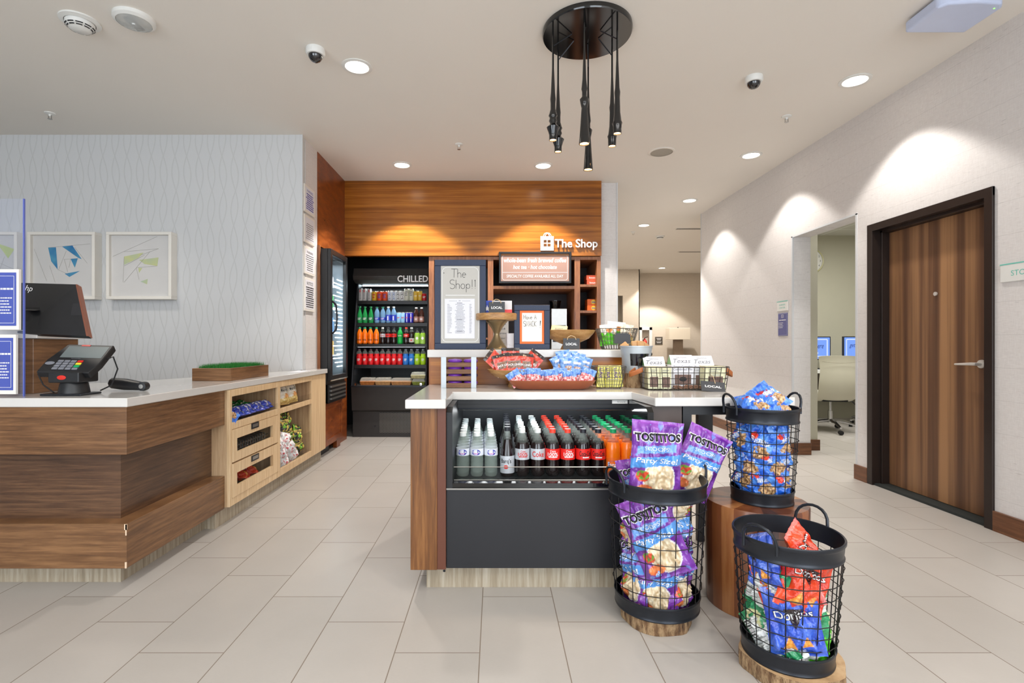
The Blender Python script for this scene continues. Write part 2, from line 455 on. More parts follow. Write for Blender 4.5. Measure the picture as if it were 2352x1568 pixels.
M_greencap = mat('green_cap', (14, 150, 92), .4, var=.04)
M_clearl = mat('white_bottle_label', (222, 226, 236), .4, var=.03)

# ---------------------------------------------------------------- room shell
CZ = 2.96
WX = 2.95
S(MB().box(-7, 9, -2.7, 15.5, -.06, 0).build('floor', M_tile))
S(MB().box(-7, 9, -2.7, 15.5, CZ, CZ+.08).build('ceiling', M_ceil))
LY = 4.57
S(bx(-7, -1.73, LY, LY+.10, 0, CZ).build('wall_left', M_wave))
S(bx(-1.81, -1.725, LY+.10, 4.97, 0, CZ).build('wall_return', M_linen))
S(bx(-1.735, -1.715, LY-.004, LY+.02, .87, CZ).build('trim_1', M_paint))
S(bx(-7.1, -7, -2.7, LY+.1, 0, CZ).build('wall_side', M_wave))
# right wall with doorway and door openings
m = MB(); WT = .18
DY0, DY1 = 3.035, 4.062       # outer edges of the wooden door's frame
OY0, OY1 = 4.204, 5.104       # open doorway
for (a, b, z0, z1) in ((-2.7, DY0+.03, 0, CZ), (DY0+.03, DY1-.03, 2.01, CZ), (DY1-.03, OY0, 0, CZ), (OY0, OY1, 2.16, CZ), (OY1, 7.375, 0, CZ)):
    m.box(WX, WX+WT, a, b, z0, z1)
S(m.build('wall_right', M_linen))
m = MB(); m.box(WX-.003, WX+.012, OY0-.016, OY0+.004, 0, 2.165); m.box(WX-.003, WX+.012, OY1-.004, OY1+.016, 0, 2.165)
m.box(WX-.003, WX+.012, OY0-.016, OY1+.016, 2.155, 2.17); m.box(WX-.003, WX+.01, 7.355, 7.38, 0, CZ)
S(m.build('trim_2', M_paint))
# baseboards
m = MB(); m.box(WX-.016, WX, -2.6, DY0, 0, .118); m.box(WX-.016, WX, DY1, OY0+.004, 0, .118)
m.box(WX-.016, WX, OY1-.004, 7.39, 0, .118); m.box(WX-.016, WX+WT, OY1-.018, OY1-.002, 0, .118)
S(m.build('baseboard_right', M_trim, bevel=.002))
S(bx(3.14, 3.35, 5.30, 5.32, 0, .11).build('baseboard_office', M_trim))
# office beyond the doorway
S(bx(WX+WT, 6.5, 7.6, 7.7, 0, 2.72).build('wall_office_back', M_room))
S(bx(6.4, 6.5, 2.4, 7.6, 0, 2.72).build('wall_office_right', M_room))
S(bx(WX+WT, 6.4, 2.35, 2.4, 0, 2.72).build('wall_office_front', M_room))
S(bx(WX+WT, 3.335, 5.32, 7.6, 0, 2.7).build('wall_office_left', M_room))
t = NT('office_ceiling_tile'); x, y, z = t.sep()
gg = t.math('MAXIMUM', t.math('LESS_THAN', t.math('FRACT', t.math('DIVIDE', x, .6)), .03), t.math('LESS_THAN', t.math('FRACT', t.math('DIVIDE', y, .6)), .03))
S(bx(WX+WT, 6.4, 2.4, 7.6, 2.70, 2.74).build('ceiling_office', t.fin(t.mix(gg, c8(200, 198, 190), c8(226, 226, 222)), .8)))
# hallway beyond
S(bx(-1.9, 9, 13.6, 13.7, 0, CZ).build('wall_hall_back', M_linen_hall))
m = MB(); m.box(3.2, 3.62, 12.9, 13.0, 0, CZ); m.box(1.0, 2.6, 12.9, 13.0, 0, CZ); m.box(2.6, 3.2, 12.9, 13.0, 2.3, CZ); m.box(3.6, 3.62, 12.9, 13.6, 0, CZ)
S(m.build('wall_hall_left', M_linen_hall))
S(bx(WX+WT, 9, 7.71, 7.75, 0, CZ).build('wall_hall_front', M_linen_hall))
S(bx(8.9, 9, 7.475, 13.6, 0, CZ).build('wall_hall_right', M_linen_hall))
S(bx(1.21, 1.41, 5.945, 12.9, 0, CZ).build('wall_pillar', M_linen))
S(bx(1.40, 1.414, 5.935, 5.95, 0, CZ).build('trim_3', M_paint))
# window wall behind the camera
m = MB(); m.box(-7, 9, -2.8, -2.7, 0, .25); m.box(-7, 9, -2.8, -2.7, 2.75, CZ)
for a, b in ((-7, -4.3), (-2.7, -2.5), (-1.0, .2), (1.6, 1.8), (3.0, 9)): m.box(a, b, -2.8, -2.7, .25, 2.75)
S(m.build('wall_back', M_paint))
# walnut alcove: side panel, header
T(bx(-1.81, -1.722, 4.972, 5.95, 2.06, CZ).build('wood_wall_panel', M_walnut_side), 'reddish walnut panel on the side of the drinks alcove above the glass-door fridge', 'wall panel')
T(bx(-1.722, 1.21, 5.865, 5.95, 2.105, CZ).build('wood_wall_panel', M_walnut), 'wide dark walnut panel above the shop shelves with white lettering', 'wall panel')
S(bx(-2.5, 1.21, 7.0, 7.1, 0, CZ).build('wall_alcove_back', M_black))
S(bx(-2.5, -2.42, 4.67, 7.0, 0, CZ).build('wall_alcove_left', M_black))
# ---------------------------------------------------------------- ceiling fixtures
def downlight(x, y, label, r=.078, power=SPOT_W, hall=False):
    t = E('recessed_downlight', (x, y, CZ), label, 'ceiling light', 'round recessed ceiling lights')
    MB().lathe([(r+.022, -.001), (r+.022, -.006), (r, -.009), (r-.004, -.002)], 32, caps=False).build('trim_ring', M_white, t, True, world=False)
    MB().lathe([(r-.004, -.004), (0, -.004)], 32, caps=False).build('lens', M_led, t, world=False)
    d = bpy.data.lights.new('downlight_lamp', 'SPOT'); d.energy = power; d.spot_size = R(100); d.spot_blend = .22
    d.color = (1, .95, .89); d.shadow_soft_size = .05
    o = bpy.data.objects.new('downlight_lamp', d); col.objects.link(o); o.parent = t; o.location = (0, 0, -.03)
downlight(-.927, 3.44, 'large bright round recessed light on the ceiling left of the black pendant cluster')
downlight(2.535, 3.622, 'bright recessed light with white trim ring, nearest one to the right wall')
downlight(2.52, 5.064, 'oval-looking recessed light near the right wall, above the open doorway side')
downlight(-.972, 5.34, 'recessed light over the walnut header above the open drinks cooler', power=150)
downlight(.498, 5.36, 'recessed light over the walnut header above The Shop lettering', power=150)
downlight(2.52, 6.67, 'small recessed light by the far end of the right wall')
downlight(2.33, 8.07, 'small recessed light in the middle of the hallway ceiling', power=HALL_W)
downlight(4.1, 12.65, 'farthest tiny recessed light by the hallway back wall', power=HALL_W)
for q in ((-3.2, 3.2), (.9, .9), (2.5, 1.4)):
    d = bpy.data.lights.new('lobby_spot', 'SPOT'); d.energy = 45; d.spot_size = R(120); d.spot_blend = .6; d.color = (1, .92, .82); d.shadow_soft_size = .08
    o = bpy.data.objects.new('lobby_spot', d); col.objects.link(o); o.location = (q[0], q[1], CZ-.04)
a = area('hall_glow', (3.4, 10.6, 2.93), (0, 0, 0), 2.5, 3, 85, (1, .88, .74))
a = area('office_light', (4.3, 5.6, 2.66), (0, 0, 0), 1.2, 1.2, 75, (1, .98, .92))

t = E('smoke_detector', (-2.39, 2.956, CZ), 'white round smoke detector with slotted black vents on the ceiling at upper left', 'smoke detector')
MB().lathe([(.10, 0), (.10, -.008), (.075, -.014)], 32, caps=False).build('base_plate', M_white, t, True, world=False)
m = MB(); m.lathe([(.072, -.012), (.070, -.035), (.045, -.055), (0, -.057)], 32, caps=False); m.build('housing', M_white, t, True, world=False)
m = MB()
for k in range(10):
    for q in range(2):
        a0 = 2*PI*k/10+.05; pts = [(.0665-.009*q, -.0395-.008*q)]
        vs = []
        for z0, rr in ((-.037-.009*q, .0700-.0095*q), (-.041-.009*q, .0655-.0095*q)):
            for j in range(5): b = a0+j*.125; vs.append((math.cos(b)*(rr+.001), math.sin(b)*(rr+.001), z0))
        m.add(vs, [(j, j+1, 6+j, 5+j) for j in range(4)])
m.build('vent_slot', M_ink, t, world=False)
t = E('strobe_alarm', (-2.06, 2.93, CZ), 'round white ceiling fire strobe with clear lens beside the smoke detector', 'fire alarm')
MB().lathe([(.105, 0), (.105, -.02), (.088, -.03)], 32, caps=False).build('base_ring', M_white, t, True, world=False)
MB().lathe([(.086, -.029), (.06, -.045), (0, -.05)], 32, caps=False).build('lens', M_lens, t, True, world=False)
m = MB(); m.box(-.02, .02, -.06, .06, -.04, -.028); m.lathe([(.0, -.03), (.022, -.034), (.018, -.046), (0, -.049)], 16)
m.build('strobe_lamp', M_steel, t, world=False)
def dome(x, y, label):
    t = E('security_camera', (x, y, CZ), label, 'security camera', 'dome cameras on the ceiling')
    MB().lathe([(.058, 0), (.060, -.028), (.052, -.04), (.035, -.042)], 28, caps=False).build('housing', M_white, t, True, world=False)
    MB().lathe([(.044, -.036), (.042, -.055), (.030, -.073), (.014, -.082), (0, -.083)], 24, caps=False).build('smoked_dome', M_dome, t, True, world=False)
    MB().lathe([(.0, -.0835), (.012, -.0832), (.012, -.07)], 10, M=Matrix.Translation((.0, -.012, .012))).build('camera_lens', M_steel, t, True, world=False)
dome(-1.135, 3.24, 'white dome camera with smoked bubble on the ceiling, left of the large recessed light')
dome(1.80, 3.58, 'white dome camera with smoked bubble on the ceiling right of the pendant cluster')
def sprinkler(x, y, label, s=1):
    t = E('sprinkler_head', (x, y, CZ), label, 'sprinkler', 'ceiling sprinklers')
    MB().lathe([(.038, 0), (.036, -.006), (.01, -.012), (.008, -.028)], 20).build('escutcheon', M_white, t, True, world=False)
    m = MB(); m.box(-.013, -.010, -.003, .003, -.045, -.02); m.box(.010, .013, -.003, .003, -.045, -.02); m.lathe([(0, -.046), (.016, -.047), (.016, -.049), (0, -.049)], 12)
    m.build('deflector', M_steel, t, world=False)
sprinkler(-3.59, 4.14, 'sprinkler head on the ceiling above the wave-patterned wall')
sprinkler(-.34, 4.79, 'sprinkler head on the ceiling in front of the walnut header')
sprinkler(2.38, 4.20, 'sprinkler head on the ceiling by the right wall, behind the right dome camera')
sprinkler(2.29, 8.55, 'small sprinkler head on the hallway ceiling')
t = E('ceiling_speaker', (1.61, 4.98, CZ), 'round flush grey speaker grille on the ceiling right of the pendants', 'speaker')
MB().lathe([(.125, 0), (.123, -.006), (.105, -.008)], 36, caps=False).build('trim_ring', M_ceil, t, True, world=False)
MB().lathe([(.106, -.005), (0, -.009)], 36, caps=False).build('grille', mat('speaker_grille', (168, 162, 150), .7, bump=(400, .5)), t, True, world=False)
for x, y, lb in ((1.42, 9.2, 'small round detector at the left edge of the hallway ceiling'), (2.85, 8.9, 'white smoke detector in the middle of the hallway ceiling')):
    t = E('smoke_detector', (x, y, CZ), lb, 'smoke detector')
    MB().lathe([(.075, 0), (.075, -.012), (.055, -.02), (.05, -.045), (0, -.05)], 24, caps=False).build('housing', M_white, t, True, world=False)
    MB().lathe([(.0555, -.028), (.053, -.036)], 24, caps=False).build('vent_slot', M_ink, t, world=False)
for x, y, lb in ((3.5, 8.3, 'long slot air vent near the speaker end of the hallway ceiling'), (4.3, 10.4, 'slot air vent farther down the hallway ceiling')):
    t = E('ceiling_vent', (x, y, CZ), lb, 'air vent', 'hallway slot vents')
    bx(-.6, .6, -.05, .05, -.008, 0).build('frame', M_ceil, t, world=False)
    m = MB(); m.box(-.58, .58, -.035, -.01, -.0095, -.008); m.box(-.58, .58, .01, .035, -.0095, -.008); m.build('slot', M_ink, t, world=False)
# access point at the upper right
t = E('wireless_access_point', (2.52, 2.82, CZ), 'pale box-shaped wireless access point on the ceiling at upper right, cut by the frame', 'access point')
m = MB(); pr = [(-.17, .13), (.17, .13), (.172, -.09), (.14, -.125), (0, -.14), (-.14, -.125), (-.172, -.09)]
m.prism(pr, -.075, -.012); m.build('housing', mat('access_point_shell', (196, 206, 232), .45), t, world=False, bevel=.012, seg=3)
bx(-.12, .12, -.09, .09, -.012, 0).build('mounting_plate', M_white, t, world=False)
MB().lathe([(.0, -.077), (.004, -.077), (.004, -.075)], 8, M=Matrix.Translation((.13, -.09, 0))).build('status_light', glow('green_led', (120, 255, 90), 3), t, world=False)

# pendant cluster
PCX, PCY = .542, 3.045
t = E('pendant_chandelier', (PCX, PCY, CZ), 'gloss black round ceiling canopy carrying six turned black pendant lamps', 'pendant light')
MB().lathe([(.262, 0), (.264, -.022), (.258, -.032), (.0, -.032)], 64, caps=False).build('canopy', M_gblack, t, True, world=False)
m = MB()
PD = [(.495, 2.86, 2.214, 0), (.583, 3.23, 2.195, 0), (.336, 3.0, 2.29, 1), (.384, 3.15, 2.278, 1), (.704, 3.1, 2.293, 2), (.695, 2.93, 2.30, 2)]
for i, (x, y, z, k) in enumerate(PD):
    m.tube([(x-PCX, y-PCY, -.12), (x-PCX+(PCX-x)*.55, (y-PCY)*.45, -.035)], .0035, 5)
m.build('brace', M_blackm, t, world=False)
K = {0: [(.0045, 9), (.005, .52), (.010, .36), (.015, .305), (.0115, .29), (.0125, .262), (.023, .248), (.019, .225), (.0145, .20), (.019, .12), (.0265, .0)],
     1: [(.0045, 9), (.006, .42), (.013, .275), (.0165, .24), (.0145, .215), (.015, .18), (.0235, .150), (.026, .143), (.019, .132), (.021, .122), (.024, .112), (.018, .10), (.021, .09), (.037, .075), (.028, .05), (.0225, .03), (.0225, 0)],
     2: [(.0045, 9), (.006, .42), (.013, .26), (.017, .235), (.0145, .205), (.017, .12), (.024, .07), (.0285, .06), (.0245, .045), (.0235, 0)]}
for x, y, z, k in PD:
    prof = [(r, (CZ-.03 if h == 9 else z+h)-CZ) for r, h in K[k]]
    if k == 0: prof = [(r*1.12, h) for r, h in prof]
    p = MB().lathe(prof+[(prof[-1][0]*.86, z-CZ), (prof[-1][0]*.82, z-CZ+.012)], 20, M=Matrix.Translation((x-PCX, y-PCY, 0)), caps=False).build('pendant', M_gblack, t, True, world=False, auto=60)
    MB().lathe([(prof[-1][0]*.83, z-CZ+.006), (0, z-CZ+.006)], 16, M=Matrix.Translation((x-PCX, y-PCY, 0)), caps=False).build('bulb', M_bulb, p, world=False)
    d = bpy.data.lights.new('pendant_lamp', 'SPOT'); d.energy = 9; d.spot_size = R(70); d.spot_blend = .7; d.color = (1, .75, .5); d.shadow_soft_size = .02
    o = bpy.data.objects.new('pendant_lamp', d); col.objects.link(o); o.parent = t; o.location = (x-PCX, y-PCY, z-CZ-.01)

# ---------------------------------------------------------------- wooden door on the right wall
M_satin = mat('satin_nickel', (214, 210, 204), .3, .35)
t = E('door_1', (WX+.1, (DY0+DY1)/2, 0), 'closed dark wood-veneer door with lever handle and bronze frame on the right wall', 'door'); t['kind'] = 'structure'
fr = MB()
fr.box(WX-.014, WX+.16, DY1-.055, DY1, 0, 2.035); fr.box(WX-.014, WX+.16, DY0, DY0+.055, 0, 2.035); fr.box(WX-.0138, WX+.16, DY0, DY1, 1.98, 2.035)
fr.box(WX+.05, WX+.16, DY1-.075, DY1-.05, 0, 1.985); fr.box(WX+.05, WX+.16, DY0+.05, DY0+.07, 0, 1.985); fr.box(WX+.05, WX+.16, DY0+.05, DY1-.05, 1.962, 1.985)
fr.build('door_frame', M_bronze, t, bevel=.002)
bx(WX+.105, WX+.15, DY0+.072, DY1-.077, .02, 1.96).build('door_leaf', M_door, t)
m = MB().lathe([(.0, .0), (.012, .0), (.014, -.004), (.014, -.01)], 16, M=FM((WX+.105, 3.56, 1.448), '-X') @ Matrix.Scale(-1, 4, (0, 0, 1))); m.build('peephole', M_satin, t, True)
m = MB(); m.lathe([(.0, .012), (.026, .010), (.027, 0)], 20, M=FM((WX+.105, 3.225, .975), '-X')); hz = .975
m.tube([(WX+.10, 3.225, hz), (WX+.055, 3.225, hz), (WX+.05, 3.24, hz), (WX+.055, 3.36, hz-.006)], [.011, .010, .010, .006], 8); m.build('handle', M_satin, t, True)
bx(WX+.005, WX+.15, DY0+.057, DY1-.057, 0.0, .016).build('threshold_mat', mat('dark_door_mat', (40, 44, 42), .9, bump=(300, 1)), t)

# signs on the right wall (local x to the right, y up, z off the wall)
def plaque(name, loc, face, wd, hg, th, m0, parent, r=.01):
    m = MB(); M = FM(loc, face); m.box(-wd/2, wd/2, -hg/2, hg/2, 0, th, 0, M); return m.build(name, m0, parent, bevel=.003), M
def yR(px): return WX*F/(px-1138)
def zR(px, py): return CH-(py-788)/F*yR(px)
y = yR(2352+20); ya = yR(2300); t = E('room_sign', (WX, (ya+2.36)/2, zR(2300, 610)), 'white and teal storage room sign on the wall right of the wooden door', 'sign')
zc = (zR(2300, 610)+zR(2300, 648))/2
cy = ya-.14; o, M = plaque('sign_plate', (WX-.001, cy, zc), '-X', .28, .105, .008, M_white, t)
m = MB(); m.quad(-.14, .14, .0465, .0535, .009, 0, M); m.text('STORAGE', 1, M @ Matrix.Translation((.02, -.004, .0085)), width=.19); m.build('lettering', mat('teal_ink', (110, 196, 180), .5), t)
ym = (yR(1786)+yR(1812))/2
t = E('room_sign', (WX, ym, zR(1799, 702)), 'small white and teal office sign left of the open doorway, above the blue notice', 'sign')
o, M = plaque('sign_plate', (WX-.001, ym, zR(1799, 703)), '-X', .20, .098, .008, M_white, t)
m = MB(); m.quad(-.1, .1, .046, .0535, .0095, 0, M)
for k, s in enumerate(('BUSINESS', 'CENTER')): m.text(s, 1, M @ Matrix.Translation((0, .014-.03*k, .0085)), width=.11, height=.016)
m.build('lettering', bpy.data.materials['teal_ink'], t)
t = E('notice_sign', (WX, ym, zR(1799, 745)), 'tall dark blue notice with white print below the small white office sign', 'sign')
o, M = plaque('sign_plate', (WX-.001, ym, zR(1799, 745)), '-X', .17, .235, .006, mat('navy_notice', (84, 86, 142), .4), t)
m = MB(); M2 = M @ Matrix.Translation((0, 0, .0068)); m.rrect(-.08, .08, -.112, .112, .0015, .001, 0, 0, M2)
m.rrect(-.02, .02, .07, .10, .003, .004, 0, 0, M2); m.text('~1', 1, M2 @ Matrix.Translation((0, .085, 0)), width=.022, height=.004); m.text('~1', 1, M2 @ Matrix.Translation((0, .045, 0)), width=.12, height=.008)
m.lines(-.07, .02, -.04, .025, 4, M2, h=.3, seed=4); m.build('lettering', M_wink, t)

# ---------------------------------------------------------------- office seen through the doorway
t = E('wall_clock', (4.655, 7.58, 2.32), 'round wall clock with pale face, half hidden by the doorway edge', 'clock')
M = FM((4.655, 7.599, 2.32), '-Y')
MB().lathe([(.185, .0), (.19, .02), (.18, .035), (.165, .03)], 40, M=M, caps=False).build('rim', mat('olive_clock_rim', (186, 182, 140), .4), t, True)
MB().lathe([(.168, .022), (0, .022)], 40, M=M, caps=False).build('dial', M_white, t)
m = MB()
for k in range(1, 13):
    a = PI/2-k*PI/6; m.text(str(k), .04, M @ Matrix.Translation((math.cos(a)*.135, math.sin(a)*.135, .0235)))
m.build('numerals', M_ink, t)
m = MB(); m.tube([(0, 0, .025), (-.05, .06, .025)], .004, 4, M=M); m.tube([(0, 0, .025), (-.02, -.12, .025)], .003, 4, M=M); m.build('hand', M_ink, t)
m = MB(); m.box(3.37, 6.35, 6.95, 7.59, .70, .74); t = E('office_desk', (4.6, 7.2, 0), 'long pale desk along the back wall of the office', 'desk'); m.build('desktop', M_white, t)
m = MB(); m.box(3.37, 6.35, 7.45, 7.58, .28, .70); m.build('modesty_panel', mat('grey_fabric_panel', (118, 110, 98), .8), t)
for xx in (3.38, 6.25): bx(xx, xx+.05, 7.0, 7.45, 0, .70).build('leg', M_blackm, t)
def monitor(x, y, rz, lb, s, sh):
    t = E('computer_monitor', (x, y, .74), lb, 'monitor', 'office monitors', rz)
    m = MB(); m.box(-.25, .25, 0, .03, .13, .46); m.build('casing', M_black, t, world=False, bevel=.005)
    m = MB(); m.box(-.237, .237, -.002, .0, .145, .447); m.build('screen', M_screen, t, world=False)
    M = orient((0, -.003, .30), (0, -1, 0)); m = MB(); m.rrect(-.21, .21, -.125, .125, .012, .013, 0, 0, M); m.quad(-.03, .09, -.085, -.06, 0, 0, M); m.build('frame_graphic', M_scrw, t, world=False)
    m = MB(); m.text(s, 1, M @ Matrix.Translation((sh, .03, .001)), width=.2, height=.07, shear=.35); m.build('script_lettering', M_scrk, t, world=False)
    m = MB(); m.box(-.03, .03, .03, .05, .0, .3); m.box(-.13, .13, -.06, .12, 0, .012); m.build('stand', M_black, t, world=False)
monitor(4.47, 7.28, R(-14), 'desk monitor with blue screen at the left edge of the office doorway', 'are here', .06)
monitor(5.04, 7.12, R(10), 'desk monitor with blue screen reading getting, at the right edge of the office doorway', 'getting', -.06)
m = MB(); m.box(4.88, 5.12, 6.97, 6.99, .741, .80); t = T(m.build('desk_sign', M_black, bevel=.003), 'small black placard on the office desk under the right monitor', 'placard')
m = MB(); MM = orient((4.99, 6.969, .77), (0, -1, 0)); m.lines(-.09, .09, -.022, .0, 2, MM, h=.4); m.add([(-.02, .005, 0), (.02, .005, 0), (.0, .022, 0)], [(0, 1, 2)], 0, MM); m.build('lettering', M_wink, t)
def chair(x, y, rz, lb):
    t = E('office_chair', (x, y, 0), lb, 'office chair', 'cream office chairs', rz)
    # back: curved slab facing +y, seen from behind
    m = MB(); n = 14; vs = []; fs = []
    prof = [(.385, .05), (.42, -.03), (.50, -.08), (.66, -.10), (.76, -.10), (.86, -.095), (.93, -.10), (.955, -.105)]
    for sgn in (0, 1):
        for j, (z, yy) in enumerate(prof):
            hw = (.20, .215, .22, .215, .205, .21, .225, .222)[j]
            for i in range(n):
                u = -1+2*i/(n-1); e = (1-abs(u)**6)
                vs.append((u*hw, yy+.045*u*u+(.0 if sgn else .045*e)-.02, z+(-.012*abs(u)**4 if j == 7 else 0)))
    L = len(prof)*n
    for sgn in (0, 1):
        for j in range(len(prof)-1):
            for i in range(n-1):
                q = (sgn*L+j*n+i, sgn*L+j*n+i+1, sgn*L+(j+1)*n+i+1, sgn*L+(j+1)*n+i); fs.append(q)
    for i in range(n-1): fs += [(i, i+1, L+i+1, L+i), ((len(prof)-1)*n+i, (len(prof)-1)*n+i+1, L+(len(prof)-1)*n+i+1, L+(len(prof)-1)*n+i)]
    for j in range(len(prof)-1):
        for i in (0, n-1): fs.append((j*n+i, (j+1)*n+i, L+(j+1)*n+i, L+j*n+i))
    m.add(vs, fs); m.build('backrest', M_chair, t, True, world=False)
    m = MB(); m.tube([(-.2, -.122, .885), (-.1, -.138, .872), (0, -.142, .868), (.1, -.138, .872), (.2, -.122, .885)], .003, 5); m.build('seam', mat('seam_thread', (150, 144, 126), .7) if 'seam_thread' not in bpy.data.materials else bpy.data.materials['seam_thread'], t, world=False)
    m = MB(); m.box(-.21, .21, -.02, .40, .42, .50); m.build('seat', M_chair, t, world=False, bevel=.035, seg=4)
    m = MB(); m.box(-.14, .14, .0, .28, .385, .42); m.tube([(.12, .1, .39), (.22, .08, .385), (.27, .07, .33), (.31, .07, .31)], .008, 6); m.build('tilt_mechanism', M_black, t, world=False)
    m = MB()
    for s in (-1, 1): m.tube([(s*.24, .25, .44), (s*.29, .24, .5), (s*.29, .14, .66), (s*.27, .02, .68), (s*.27, .2, .68)], .011, 6)
    m.build('armrest', M_chrome, t, True, world=False)
    m = MB(); m.lathe([(.027, .11), (.027, .26), (.018, .262), (.018, .39)], 14, M=Matrix.Translation((0, .14, 0))); m.build('gas_column', M_chrome, t, True, world=False)
    for k in range(5):
        a = 2*PI*k/5-.35; ex, ey = math.cos(a)*.30, .14+math.sin(a)*.30
        m = MB(); m.tube([(0, .14, .14), ((ex)*.5, .14+(ey-.14)*.5, .13), (ex, ey, .085)], [.022, .018, .013], 7); lg = m.build('base_arm', M_chrome, t, True, world=False)
        m = MB(); m.lathe([(.0, -.022), (.026, -.02), (.027, 0), (.026, .02), (0, .022)], 14, M=Matrix.Translation((ex, ey, .03)) @ Matrix.Rotation(PI/2, 4, 'X')); m.build('caster', M_rubber, lg, True, world=False)
chair(4.19, 6.33, R(-10), 'cream leather swivel chair with chrome base, seen from behind in the doorway')
chair(5.12, 6.72, R(55), 'second cream office chair mostly hidden behind the doorway edge, chrome arm visible')

# ---------------------------------------------------------------- far hallway
t = E('fire_extinguisher_cabinet', (3.965, 13.6, 1.0), 'white wall cabinet with glass pane holding a red extinguisher on the hallway back wall', 'cabinet')
cx = (1482.5-1138)/F*13.5; z0 = .78; z1 = CH-(751-788)/F*13.5
m = MB(); a0, a1 = cx-.17, cx+.17
m.box(a0, a1, 13.47, 13.6, z1-.08, z1); m.box(a0, a1, 13.47, 13.6, z0, z0+.08); m.box(a0, a0+.075, 13.47, 13.6, z0, z1); m.box(a1-.075, a1, 13.47, 13.6, z0, z1)
m.build('frame', M_white, t, bevel=.004); bx(a0+.07, a1-.07, 13.585, 13.598, z0+.07, z1-.07).build('back_plate', M_linen_hall, t)
bx(a0+.07, a1-.07, 13.478, 13.482, z0+.07, z1-.07).build('glass_pane', M_glass, t)
m = MB(); m.lathe([(.0, .86), (.06, .865), (.06, 1.13), (.045, 1.18), (.02, 1.2), (.02, 1.23)], 16, M=Matrix.Translation((cx-.01, 13.53, 0)))
t = T(m.build('fire_extinguisher', M_red, None, True), 'small red fire extinguisher inside the white wall cabinet', 'fire extinguisher')
m = MB(); m.tube([(cx-.01, 13.53, 1.2), (cx-.01, 13.53, 1.25), (cx+.06, 13.5, 1.27)], .01, 6); m.tube([(cx-.02, 13.5, 1.24), (cx-.06, 13.5, 1.2), (cx-.07, 13.5, 1.0)], .008, 6); m.build('lever', M_ink, t)
m = MB(); m.box(cx-.035, cx+.02, 13.463, 13.469, .98, 1.1); m.build('label', M_paper, t)
x = (1513.5-1138)/F*13.58
t = E('wall_notice', (x, 13.59, 1.1), 'small dark square notice with white print between the cabinet and the lamp', 'sign'); zz = CH-(782-788)/F*13.58
bx(x-.098, x+.098, 13.585, 13.599, zz-.10, zz+.10).build('sign_plate', mat('dark_notice', (74, 68, 62), .5), t)
m = MB(); M = orient((x, 13.584, zz), (0, -1, 0)); m.lines(-.07, .07, .01, .07, 3, M, center=True); m.lines(-.07, .07, -.07, -.02, 2, M, center=True); m.build('lettering', M_wink, t)
x = (1557-1138)/F*13.2
t = E('table_lamp', (x, 13.2, .62), 'table lamp with rectangular cream shade and grey wooden base in the hallway', 'lamp')
m = MB(); m.box(x-.265, x+.265, 13.05, 13.35, 1.20, 1.495); m.build('lamp_shade', M_shade, t, bevel=.004)
m = MB(); m.prism([(x-.11, .62), (x+.11, .62), (x+.105, 1.2), (x-.105, 1.2)], -13.27, -13.13, 0, Matrix(((1, 0, 0, 0), (0, 0, -1, 0), (0, 1, 0, 0), (0, 0, 0, 1)))); m.build('lamp_base', M_lampb, t)
m = MB(); m.lathe([(.016, 1.495), (.016, 1.52)], 10, M=Matrix.Translation((x, 13.2, 0))); m.build('finial', M_ink, t)
m = MB(); m.box(x-.5, x+.7, 12.95, 13.5, .58, .62); t = E('console_table', (x, 13.2, 0), 'console table under the hallway lamp, hidden behind the counter', 'table'); m.build('tabletop', M_lampb, t)
for dx in (-.47, .67):
    for dy in (12.98, 13.47): bx(x+dx-.02, x+dx+.02, dy-.02, dy+.02, 0, .58).build('leg', M_lampb, t)
# ---------------------------------------------------------------- reception counter at the left
KX = -1.735
t = E('reception_counter', (-3.4, 2.9, 0), 'brown stepped wooden reception desk front with pale kick, left', 'counter')
KXL = -6.0
PX = KX+.085
m = MB(); m.box(KXL, PX, 2.296, 3.13, .0985, .2985); m.build('lower_ledge', M_desk, t, bevel=.002)
m = MB(); m.box(KXL, PX, 2.296, 3.13, .608, .822); m.build('upper_band', M_desk, t, bevel=.002)
m = MB(); m.box(KXL, -1.73, 2.372, 3.13, .2985, .608); m.build('front_panel', M_deskp, t)
m = MB(); m.box(KXL, KX, 2.381, 3.06, 0, .098); m.build('kick', M_kick, t)
m = MB()
for z0, z1, w_ in ((.247, .296, .004), (.272, .2975, .009), (.10, .128, .006)):
    m.box(PX-w_, PX+.0006, 2.2953, 2.296+w_*.6, z0, z1)
m.build('chipped_edge', mat('chipped_wood', (226, 200, 172), .8), t)

t = E('light_oak_cabinet', (-1.9, 4.0, 0), 'light oak snack cabinet with open shelves and two glass-fronted drawers under the white worktop', 'cabinet')
CXF = -1.62; y0, y1, y2, y3 = 3.132, 3.845, 4.525, 4.90
m = MB()  # face frame as boxes in the plane X = CXF
def fb(ya, yb, za, zb, d=.02): m.box(CXF-d, CXF, ya, yb, za, zb)
fb(y0, y0+.028, .106, .82); fb(y0+.028, 3.825, .778, .82); fb(3.825, 3.868, .106, .82); fb(y0+.028, 3.825, .575, .617)
fb(y0+.028, 3.825, .106, .152); fb(3.868, y2, .776, .82); fb(3.868, y2, .575, .612); fb(3.868, y2, .106, .159); fb(y2, y3, .106, .82)
m.build('face_frame', M_oak, t, bevel=.001)
m = MB()
for q0, q1 in ((y0, y0+.018), (3.838, 3.856), (y2, y2+.018), (y3-.02, y3-.001)): m.box(-2.03, CXF-.0205, q0, q1, .1265, .8015)
m.box(-2.05, -2.0305, y0, y3, .127, .801); m.box(-2.05, CXF-.0205, y0, y3, .802, .82); m.box(-2.05, CXF-.0205, y0, y3, .106, .126)
m.build('carcass', M_oakd, t)
